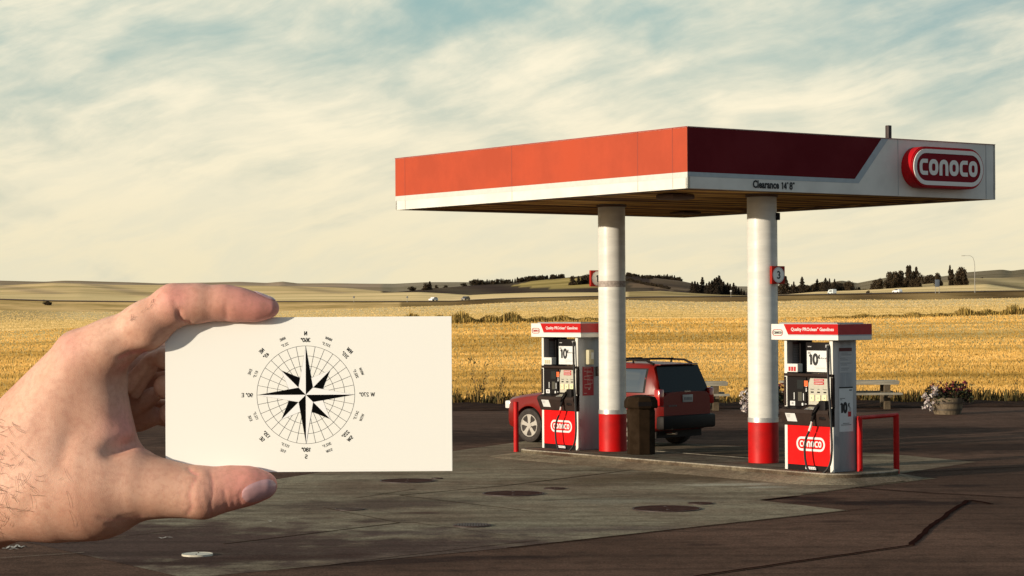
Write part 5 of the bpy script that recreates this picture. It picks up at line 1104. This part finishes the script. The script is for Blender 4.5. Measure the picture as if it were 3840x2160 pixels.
def hand_field():
    D = HD
    # forearm and wrist
    addc(D, (-1250, 1560, 22), (-60, 1060, 20), 330, 270, 12, 1.0)
    addc(D, (-120, 1010, 18), (375, 430, 16), 205, 122, 10, .8)
    # back of the hand, near edge
    addc(D, (385, 432, 6), (120, 860, 10), 118, 185, 10)
    addc(D, (455, 500, 8), (260, 900, 8), 108, 205, 10)
    addc(D, (482, 560, 9), (478, 720, 8), 98, 112, 9)
    addc(D, (478, 720, 8), (560, 905, 4), 112, 118, 9)
    addc(D, (120, 1060, 6), (452, 1035, 4), 215, 208, 11)
    addc(D, (290, 1030, 6), (470, 1030, 4), 232, 198, 11)
    # further metacarpals, palm and the ball below
    addc(D, (470, 440, 24), (60, 980, 38), 108, 200, 10)
    addc(D, (470, 500, 42), (80, 1000, 52), 104, 190, 10)
    addc(D, (440, 600, 58), (120, 1010, 58), 95, 165, 10)
    addc(D, (560, 470, 32), (560, 640, 40), 100, 100, 8)
    addc(D, (560, 640, 44), (400, 980, 46), 110, 160, 10)
    # thumb
    addc(D, (452, 1035, 2), (640, 1030, -2), 205, 136, 9)
    addc(D, (640, 1030, -2), (770, 1041, -3), 136, 122, 6)
    addc(D, (770, 1041, -3), (880, 1053, -4), 122, 107, 5)
    addc(D, (880, 1053, -4), (955, 1059, -4), 107, 112, 5)
    addc(D, (955, 1059, -4), (1080, 1036, -3), 111, 94, 4)
    addc(D, (1080, 1036, -3), (1170, 1026, -3), 94, 80, 4)
    addc(D, (1170, 1026, -3), (1238, 1024, -3), 80, 62, 4)
    # index finger
    addc(D, (378, 428, 7), (510, 368, 4), 119, 113, 6)
    addc(D, (510, 368, 4), (684, 275, 0), 113, 107, 5)
    addc(D, (684, 275, 0), (815, 180, -2), 107, 93, 4)
    addc(D, (815, 180, -2), (925, 172, -2), 91, 84, 4)
    addc(D, (925, 172, -2), (1050, 169, -2), 84, 75, 4)
    addc(D, (1050, 169, -2), (1130, 178, -2), 75, 69, 4)
    addc(D, (1130, 180, -2), (1200, 192, -2), 67, 54, 4)
    addc(D, (1200, 192, -2), (1262, 194, -2), 54, 47, 4)
    # three fingers folded behind the card, each a chain of its own
    for (m0, pip, dip, tip, r) in (((470, 440, 26), (900, 400, 52), (1010, 440, 30), (765, 428, 17), (92, 74, 62, 52)),
                                   ((480, 520, 44), (900, 560, 62), (1000, 580, 38), (775, 562, 19), (88, 74, 66, 58)),
                                   ((460, 620, 58), (840, 700, 66), (930, 720, 44), (790, 690, 24), (80, 64, 56, 50))):
        F_ = np.full_like(D, 60.0); addc(F_, m0, pip, r[0], r[1], 1.0); addc(F_, pip, dip, r[1], r[2], 3.0); addc(F_, dip, tip, r[2], r[3], 3.0)
        np.copyto(D, smin(D, F_, 2.2))
    # creased palm folds seen in the hollow
    addc(D, (600, 560, 20), (700, 430, 18), 34, 30, 3); addc(D, (630, 590, 25), (715, 470, 22), 34, 28, 2.5); addc(D, (640, 650, 34), (720, 600, 30), 52, 40, 3)
    addc(D, (655, 720, 40), (730, 700, 36), 56, 44, 3)
    # grooves: finger joint creases, thumb knuckle, heel wrinkle
    addc(D, (520, 860, -10), (640, 830, 4), 12, 12, 7, sub=True)
    return D
def surface_nets(D, x0, y0, z0, st):
    s = D < 0; nx, ny, nz = D.shape
    c = [s[i:nx - 1 + i, j:ny - 1 + j, k:nz - 1 + k] for i in (0, 1) for j in (0, 1) for k in (0, 1)]
    tot = sum(a.astype(np.int8) for a in c); act = (tot > 0) & (tot < 8)
    idx = -np.ones(act.shape, np.int32); cells = np.argwhere(act); idx[act] = np.arange(len(cells))
    acc = np.zeros((len(cells), 3)); cnt = np.zeros(len(cells)); ci, cj, ck = cells.T
    offs = [(i, j, k) for i in (0, 1) for j in (0, 1) for k in (0, 1)]
    for a in offs:
        for ax in range(3):
            if a[ax] == 0:
                b = list(a); b[ax] = 1
                va = D[ci + a[0], cj + a[1], ck + a[2]]; vb = D[ci + b[0], cj + b[1], ck + b[2]]
                m = (va < 0) != (vb < 0); t = np.where(m, va / np.where(m, va - vb, 1), 0)
                p = np.array(a, float)[None].repeat(len(cells), 0); p[:, ax] += t; acc[m] += p[m]; cnt[m] += 1
    V = (cells + acc / cnt[:, None]) * st + np.array([x0, y0, z0]); Fq = []
    for ax in range(3):
        o1, o2 = [(1, 2), (2, 0), (0, 1)][ax]
        sl0 = [slice(1, n - 1) for n in D.shape]; sl1 = list(sl0); sl0[ax] = slice(0, D.shape[ax] - 1); sl1[ax] = slice(1, D.shape[ax])
        A = s[tuple(sl0)]; B = s[tuple(sl1)]; e = np.argwhere(A != B); base = e.copy(); 
        for q in range(3):
            if q != ax: base[:, q] += 1
        flip = ~A[tuple(e.T)]
        def cid(d1, d2):
            q = base.copy(); q[:, o1] -= d1; q[:, o2] -= d2; return idx[tuple(q.T)]
        quad = np.stack([cid(1, 1), cid(0, 1), cid(0, 0), cid(1, 0)], 1); quad[flip] = quad[flip][:, ::-1]; Fq.append(quad)
    return V, np.concatenate(Fq)
D_ = hand_field()
# the cut end of the arm is closed off by the edge of the grid
D_[0] = np.maximum(D_[0], 1); D_[:, -1] = np.maximum(D_[:, -1], 1); D_[:, :, 0] = np.maximum(D_[:, :, 0], 1)
HV, HF = surface_nets(D_, X0, Y0_, Z0_, STP)
def samp(p):                                          # trilinear distance
    q = (np.asarray(p) - np.array([X0, Y0_, Z0_])) / STP; i = np.clip(np.floor(q).astype(int), 0, np.array(D_.shape) - 2); f = q - i; r = 0
    for a in (0, 1):
        for b in (0, 1):
            for c in (0, 1): r += D_[i[0] + a, i[1] + b, i[2] + c] * ((f[0] if a else 1 - f[0]) * (f[1] if b else 1 - f[1]) * (f[2] if c else 1 - f[2]))
    return r
SKIN = bpy.data.materials.new('skin'); SKIN.use_nodes = True
def _skin():
    t = NT(SKIN.node_tree); b = SKIN.node_tree.nodes['Principled BSDF']; tc = t.n('ShaderNodeTexCoord'); P = tc.outputs['Object']
    at = t.n('ShaderNodeAttribute', attribute_name='flush')
    n1 = t.n('ShaderNodeTexNoise', i={'Scale': 45.0, 'Detail': 5.0, 'Roughness': .6}); t.link(P, n1.inputs['Vector'])
    n2 = t.n('ShaderNodeTexNoise', i={'Scale': 420.0, 'Detail': 4.0, 'Roughness': .7}); t.link(P, n2.inputs['Vector'])
    vo = t.n('ShaderNodeTexVoronoi', i={'Scale': 1700.0}, feature='DISTANCE_TO_EDGE'); t.link(P, vo.inputs['Vector'])
    base = t.mix(t.sm(n1.outputs[0], .32, .68), (.58, .315, .22), (.70, .425, .31))
    fl = t.m('ADD', at.outputs['Fac'], t.m('MULTIPLY', t.m('SUBTRACT', n1.outputs[0], .5), .5))
    base = t.mix(t.sm(fl, .15, .95), base, (.72, .30, .25))
    base = t.mix(t.sm(n2.outputs[0], .4, .7, 0, .42), base, (.46, .21, .15))
    t.link(base, b.inputs['Base Color']); b.inputs['Roughness'].default_value = .55; b.inputs['Specular IOR Level'].default_value = .35
    b.inputs['Subsurface Weight'].default_value = .12; b.inputs['Subsurface Radius'].default_value = (1.0, .35, .2); b.inputs['Subsurface Scale'].default_value = .003
    hgt = t.m('ADD', t.m('MULTIPLY', t.m('MINIMUM', vo.outputs[0], .2), 2.0), t.m('MULTIPLY', n2.outputs[0], .8))
    bp = t.n('ShaderNodeBump', i={'Strength': .45, 'Distance': .0002}); t.link(hgt, bp.inputs['Height']); t.link(bp.outputs[0], b.inputs['Normal'])
_skin()
# creases and wrinkles: narrow dents pressed into the front surface along lines seen on the skin
def grad(P):
    g = np.zeros_like(P); e = .8
    for ax in range(3):
        d = np.zeros(3); d[ax] = e; g[:, ax] = sampv(P + d) - sampv(P - d)
    return g / (np.linalg.norm(g, axis=1)[:, None] + 1e-6)
def sampv(P):
    q = (P - np.array([X0, Y0_, Z0_])) / STP; i = np.clip(np.floor(q).astype(int), 0, np.array(D_.shape) - 2); f = np.clip(q - i, 0, 1); r = 0
    for a in (0, 1):
        for b in (0, 1):
            for c in (0, 1): r = r + D_[i[:, 0] + a, i[:, 1] + b, i[:, 2] + c] * np.where(a, f[:, 0], 1 - f[:, 0]) * np.where(b, f[:, 1], 1 - f[:, 1]) * np.where(c, f[:, 2], 1 - f[:, 2])
    return r
_g = grad(HV); front = _g[:, 1] < .35; DY = DC + HV[:, 1] / 1000; _w = HV / 1000 + np.array(HO[:])
_IM = np.array(IM); _q = _w @ _IM[:3, :3].T + _IM[:3, 3]; CXP = ((CX + F * _q[:, 0] / -_q[:, 2])) * 1.2492; CYP = ((CY - F * _q[:, 1] / -_q[:, 2]) - 1000) * 1.2492
crease = np.zeros(len(HV))
def dent(pts, sig, dep):
    global HV, crease
    best = np.full(len(HV), 1e9)
    for (x0, y0), (x1, y1) in zip(pts[:-1], pts[1:]):
        L2 = (x1 - x0) ** 2 + (y1 - y0) ** 2; t = np.clip(((CXP - x0) * (x1 - x0) + (CYP - y0) * (y1 - y0)) / L2, 0, 1); best = np.minimum(best, np.hypot(CXP - x0 - t * (x1 - x0), CYP - y0 - t * (y1 - y0)))
    k = np.exp(-(best / sig) ** 2) * front; HV = HV - _g * (k * dep)[:, None]; crease = np.maximum(crease, k * min(1, dep / .5) * (sig < 15))
dent([(985, 958), (998, 1010), (996, 1070), (985, 1120), (990, 1165)], 8, .42)
dent([(925, 985), (898, 1030), (888, 1075), (900, 1125), (880, 1160)], 8, .40)
dent([(945, 1000), (940, 1060), (950, 1130)], 6, .22); dent([(965, 1010), (970, 1080), (962, 1140)], 6, .20); dent([(1050, 1050), (1062, 1100), (1060, 1135)], 6, .4); dent([(1090, 1080), (1092, 1120)], 5, .25)
dent([(840, 205), (838, 235), (862, 262), (885, 262)], 9, .8); dent([(815, 150), (828, 200), (845, 240)], 8, .3); dent([(1058, 190), (1062, 222), (1058, 246)], 8, .45); dent([(1075, 205), (1078, 244)], 5, .25); dent([(1042, 212), (1040, 246)], 5, .25)
dent([(470, 1178), (540, 1190), (600, 1180), (660, 1170)], 12, .3); dent([(500, 1205), (570, 1210), (620, 1196)], 9, .2); dent([(560, 1170), (640, 1158)], 7, .2)
dent([(885, 945), (905, 965), (925, 970)], 9, .6); dent([(560, 430), (610, 405), (680, 398)], 14, .5); dent([(530, 380), (600, 330), (640, 330)], 30, .35)
dent([(1125, 1112), (1122, 1080), (1135, 1050), (1170, 1022)], 6, .45)
for i in range(26):                                   # faint parallel skin lines over the back of the thumb base
    xx = 620 + i * 11; dent([(xx, 1000 + (i * 37) % 40), (xx + 24, 1120 - (i * 23) % 30)], 3.2, .05)
rb = np.random.default_rng(3)
for i in range(5): cx_, cy_ = rb.uniform(150, 560), rb.uniform(520, 1100); dent([(cx_, cy_), (cx_ + rb.uniform(-60, 20), cy_ + rb.uniform(60, 140))], 34, rb.uniform(.2, .5))
person = thing('person', HO, 'close up bare left hand gripping a cream card between thumb and index finger', 'person')
ho = npmesh('hand', HV / 1000, HF, [SKIN], person, smooth=True)
sm_ = ho.modifiers.new('smooth', 'SMOOTH'); sm_.factor = .5; sm_.iterations = 2
def cl01(v): return np.clip(v, 0, 1)
# flush: pinker toward the finger tips, knuckles and the web
def blobm(c, r): d = np.linalg.norm(HV - HP(*c), axis=1) / (r * MMPX); return cl01(1 - d)
fl = np.maximum.reduce([cl01((HV[:, 0] - HP(760, 600, 0)[0]) / 38) * .9, blobm((820, 130, -10), 260) * .8, blobm((330, 380, 0), 240) * .6, blobm((600, 760, 0), 260) * .8, blobm((960, 1080, -10), 200) * .6, crease * .8, blobm((1260, 1010, -5), 170) * 1.1, blobm((1262, 194, -5), 150) * 1.1, blobm((590, 470, 0), 110) * .7])
a = ho.data.attributes.new('flush', 'FLOAT', 'POINT'); a.data.foreach_set('value', fl.astype(np.float32))
# nails
NAIL = mat('nail', (.60, .35, .36), .28, nz=.18, nscale=220, coat=.4); NAILB = mat('nail_edge', (.80, .66, .58), .35)
def nail(cx, cy, ang, L, Wd, w0, up=False, name='thumb_nail'):
    V = []; fs = []; nu, nv = 18, 12
    ca, sa = math.cos(R(ang)), math.sin(R(ang))
    for i in range(nu + 1):
        u = -1 + 2 * i / nu
        for j in range(nv + 1):
            v = (-1 + 2 * j / nv); e = (1 - abs(u) ** 3.0) ** .5 if abs(u) < 1 else 0.0
            vv = v * max(e, .02)
            if not up:
                x = cx + (u * L * ca - vv * Wd * sa); y = cy + (u * L * sa + vv * Wd * ca); p = HP(x, y, w0); d = HP(x, y, w0 + 1) - p; d /= np.linalg.norm(d)
            else:
                p = HP(cx + u * L, cy - 130 + u * up, w0 + vv * Wd * MMPX); d = np.array([0, 0, -1.0])
            hit = False; p00 = p.copy()
            for _ in range(90):
                s_ = samp(p); 
                if s_ < .02: hit = True; break
                p = p + d * min(.8, max(.05, s_ * .7))
                if np.linalg.norm(p - p00) > (14 if up else 48): break
            if not hit: V.append(None); continue
            edge = max(abs(v), abs(u)) ; off = .34 - .30 * max(0, edge - .7) / .3 + (.12 if up else 0)
            p = p - d * off
            V.append(p / 1000)
    for i in range(nu):
        for j in range(nv): fs.append((i * (nv + 1) + j, (i + 1) * (nv + 1) + j, (i + 1) * (nv + 1) + j + 1, i * (nv + 1) + j + 1))
    fs = [f for f in fs if all(V[q] is not None for q in f)]; V = [(0, 0, 0) if q is None else tuple(q) for q in V]; us = sorted({q for f in fs for q in f}); mp_ = {q: i for i, q in enumerate(us)}
    mb = MB(); mb.add([V[q] for q in us], [tuple(mp_[q] for q in f) for f in fs], NAIL); return mb.build(name, person, smooth=60)
nail(1214, 1050, -21, 86, 44, -40, name='thumb_nail')
nail(1240, 195, 0, 52, 30, -2, up=13, name='index_nail')
# hairs on the wrist
HAIR = mat('body_hair', (.045, .022, .012), .6); rr = random.Random(5); mb = MB()
def drop(x, y):
    p = HP(x, y, -45); d = HP(x, y, -44) - p; d /= np.linalg.norm(d)
    for _ in range(90):
        s_ = samp(p)
        if s_ < .03: return p
        p = p + d * min(1.0, max(.05, s_ * .7))
    return None
for i in range(150):
    x = abs(rr.gauss(0, 85)) - 75; y = rr.uniform(700, 1240)
    if i > 118: x = rr.uniform(40, 330); y = rr.uniform(880, 1200)
    if i > 132: x = rr.uniform(600, 740); y = 245 - (x - 600) * .78 + rr.uniform(0, 30)
    an = rr.gauss(.9, .8) if i <= 132 else rr.uniform(-1.2, -.5); ln = rr.uniform(25, 85) if i <= 132 else rr.uniform(12, 30); cv = rr.uniform(-1.0, 1.0); pts = []
    for k in range(7):
        q = drop(x, y)
        if q is None: break
        lift = .25 + .5 * math.sin(math.pi * k / 7); pts.append(Vector((q[0], q[1] - lift, q[2])) / 1000); x += math.cos(an) * ln / 6; y += math.sin(an) * ln / 6; an += cv / 6
    if len(pts) > 3: mb.tube(pts, [.000042] * (len(pts) - 1) + [.00003], HAIR, 4)
tag(mb.build('arm_hair', person, smooth=0), kind='stuff')

# the card with its mirrored compass rose
CARD = mat('card_stock', (.92, .92, .87), .6, spec=.2)
cTL, cBR = At(619, 1192, DC), At(1696, 1766, DC); cw, ch_ = cBR.x - cTL.x, cTL.z - cBR.z; cc = (cTL + cBR) / 2
card = thing('business_card', cc, 'cream card printed with a mirrored black compass rose, held by the hand', 'card')
mb = MB(); mb.box((-cw / 2, 0, -ch_ / 2), (cw / 2, .0006, ch_ / 2), CARD); mb.build('card_sheet', card, smooth=0)
pxm = cw / 1077                                       # metres per photo pixel on the card
ctr = ((1147 - 1157.5) * pxm, (1479 - 1477.5) * pxm)
MC = Matrix(((1, 0, 0, ctr[0]), (0, 0, -1, -.00003), (0, 1, 0, -ctr[1]), (0, 0, 0, 1)))      # drawing x right, y up, z towards the viewer
MX = MC @ Matrix.Diagonal((-1, 1, 1, 1))              # the whole print is mirrored left to right
Rr = 184 * pxm; lw = 1.5 * pxm; PWH = mat('print_white', (.95, .95, .95), .55); CINK = mat('card_ink', (.004, .004, .004), .9, spec=.02); GL = mat('print_grey', (.45, .45, .44), .55); LINE = mat('print_line', (.05, .05, .05), .5)
mb = MB()
for k in (1, .795, .59, .385): mb.stroke([(Rr * k * math.cos(a), Rr * k * math.sin(a)) for a in np.linspace(0, 2 * math.pi, 121)[:-1]], lw, LINE, MX, closed=True)
for i in range(32):
    a = 2 * math.pi * i / 32; c, s_ = math.cos(a), math.sin(a); mb.stroke([(Rr * .2 * c, Rr * .2 * s_), (Rr * c, Rr * s_)], lw, LINE, MX, th=.00001)
grid = mb.build('compass_grid', card, smooth=0)
mb = MB()
def ray_star(a, L, w, z):                             # kite: black on the left of its axis (before mirroring), white on the right
    d = Vector((math.sin(a), math.cos(a))); n = Vector((d.y, -d.x)); tip = d * L; r1 = d * w + n * w; l1 = d * w - n * w
    mb.add([(0, 0, z), (l1.x, l1.y, z), (tip.x, tip.y, z)], [(0, 1, 2)], CINK, MX); mb.add([(0, 0, z), (tip.x, tip.y, z), (r1.x, r1.y, z)], [(0, 1, 2)], PWH, MX)
    mb.stroke([(tip.x, tip.y), (r1.x, r1.y)], .8 * pxm, GL, MX, th=z + .00001)
for k in range(4): ray_star(math.pi / 4 + k * math.pi / 2, Rr * .71, Rr * .212, .00003)
for k in range(4): ray_star(k * math.pi / 2, Rr, Rr * .148, .00006)
mb.build('compass_star', card, smooth=0)
mb = MB(); s1, s2, s3 = 21 * pxm, 18.5 * pxm, 15 * pxm
def lab(t1, t2, ang, r1, r2, sz, bd):                 # two tangential lines; lower half is turned to read upright
    a = R(ang); low = 90 < ang < 270
    for tx, r in ((t1, r1), (t2, r2)):
        T = MX @ Matrix.Translation((r * math.sin(a), r * math.cos(a), .00002)) @ Matrix.Rotation(-a + (math.pi if low else 0), 4, 'Z')
        glyphs(mb, tx, sz * .74, CINK, T, w=.20 if bd > .01 else .16, sx=1.0)
o1, o2 = Rr + 47 * pxm, Rr + 22 * pxm
lab('N', '360\u00b0', 0, o1, o2, s1, .02); lab('S', '180\u00b0', 180, o1 + 1 * pxm, o2, s1, .02)
for t1, t2, an in (('NE', '45\u00b0', 45), ('NW', '315\u00b0', 315), ('SE', '135\u00b0', 135), ('SW', '225\u00b0', 225)): lab(t1, t2, an, Rr + 50 * pxm, Rr + 26 * pxm, s2, .018)
for t1, t2, an in (('NNE', '22,5\u00b0', 22.5), ('ENE', '67,5\u00b0', 67.5), ('ESE', '112,5\u00b0', 112.5), ('SSE', '157,5\u00b0', 157.5), ('SSW', '202,5\u00b0', 202.5), ('WSW', '247,5\u00b0', 247.5), ('WNW', '292,5\u00b0', 292.5), ('NNW', '337,5\u00b0', 337.5)):
    lab(t1, t2, an, Rr + 43 * pxm, Rr + 20 * pxm, s3 * .92, .006)
glyphs(mb, '90\u00b0 E', s1 * .74, CINK, MX, x=Rr + 37 * pxm, w=.17); glyphs(mb, 'W 270\u00b0', s1 * .74, CINK, MX, x=-Rr - 46 * pxm, w=.17)
mb.build('compass_lettering', card, smooth=0)
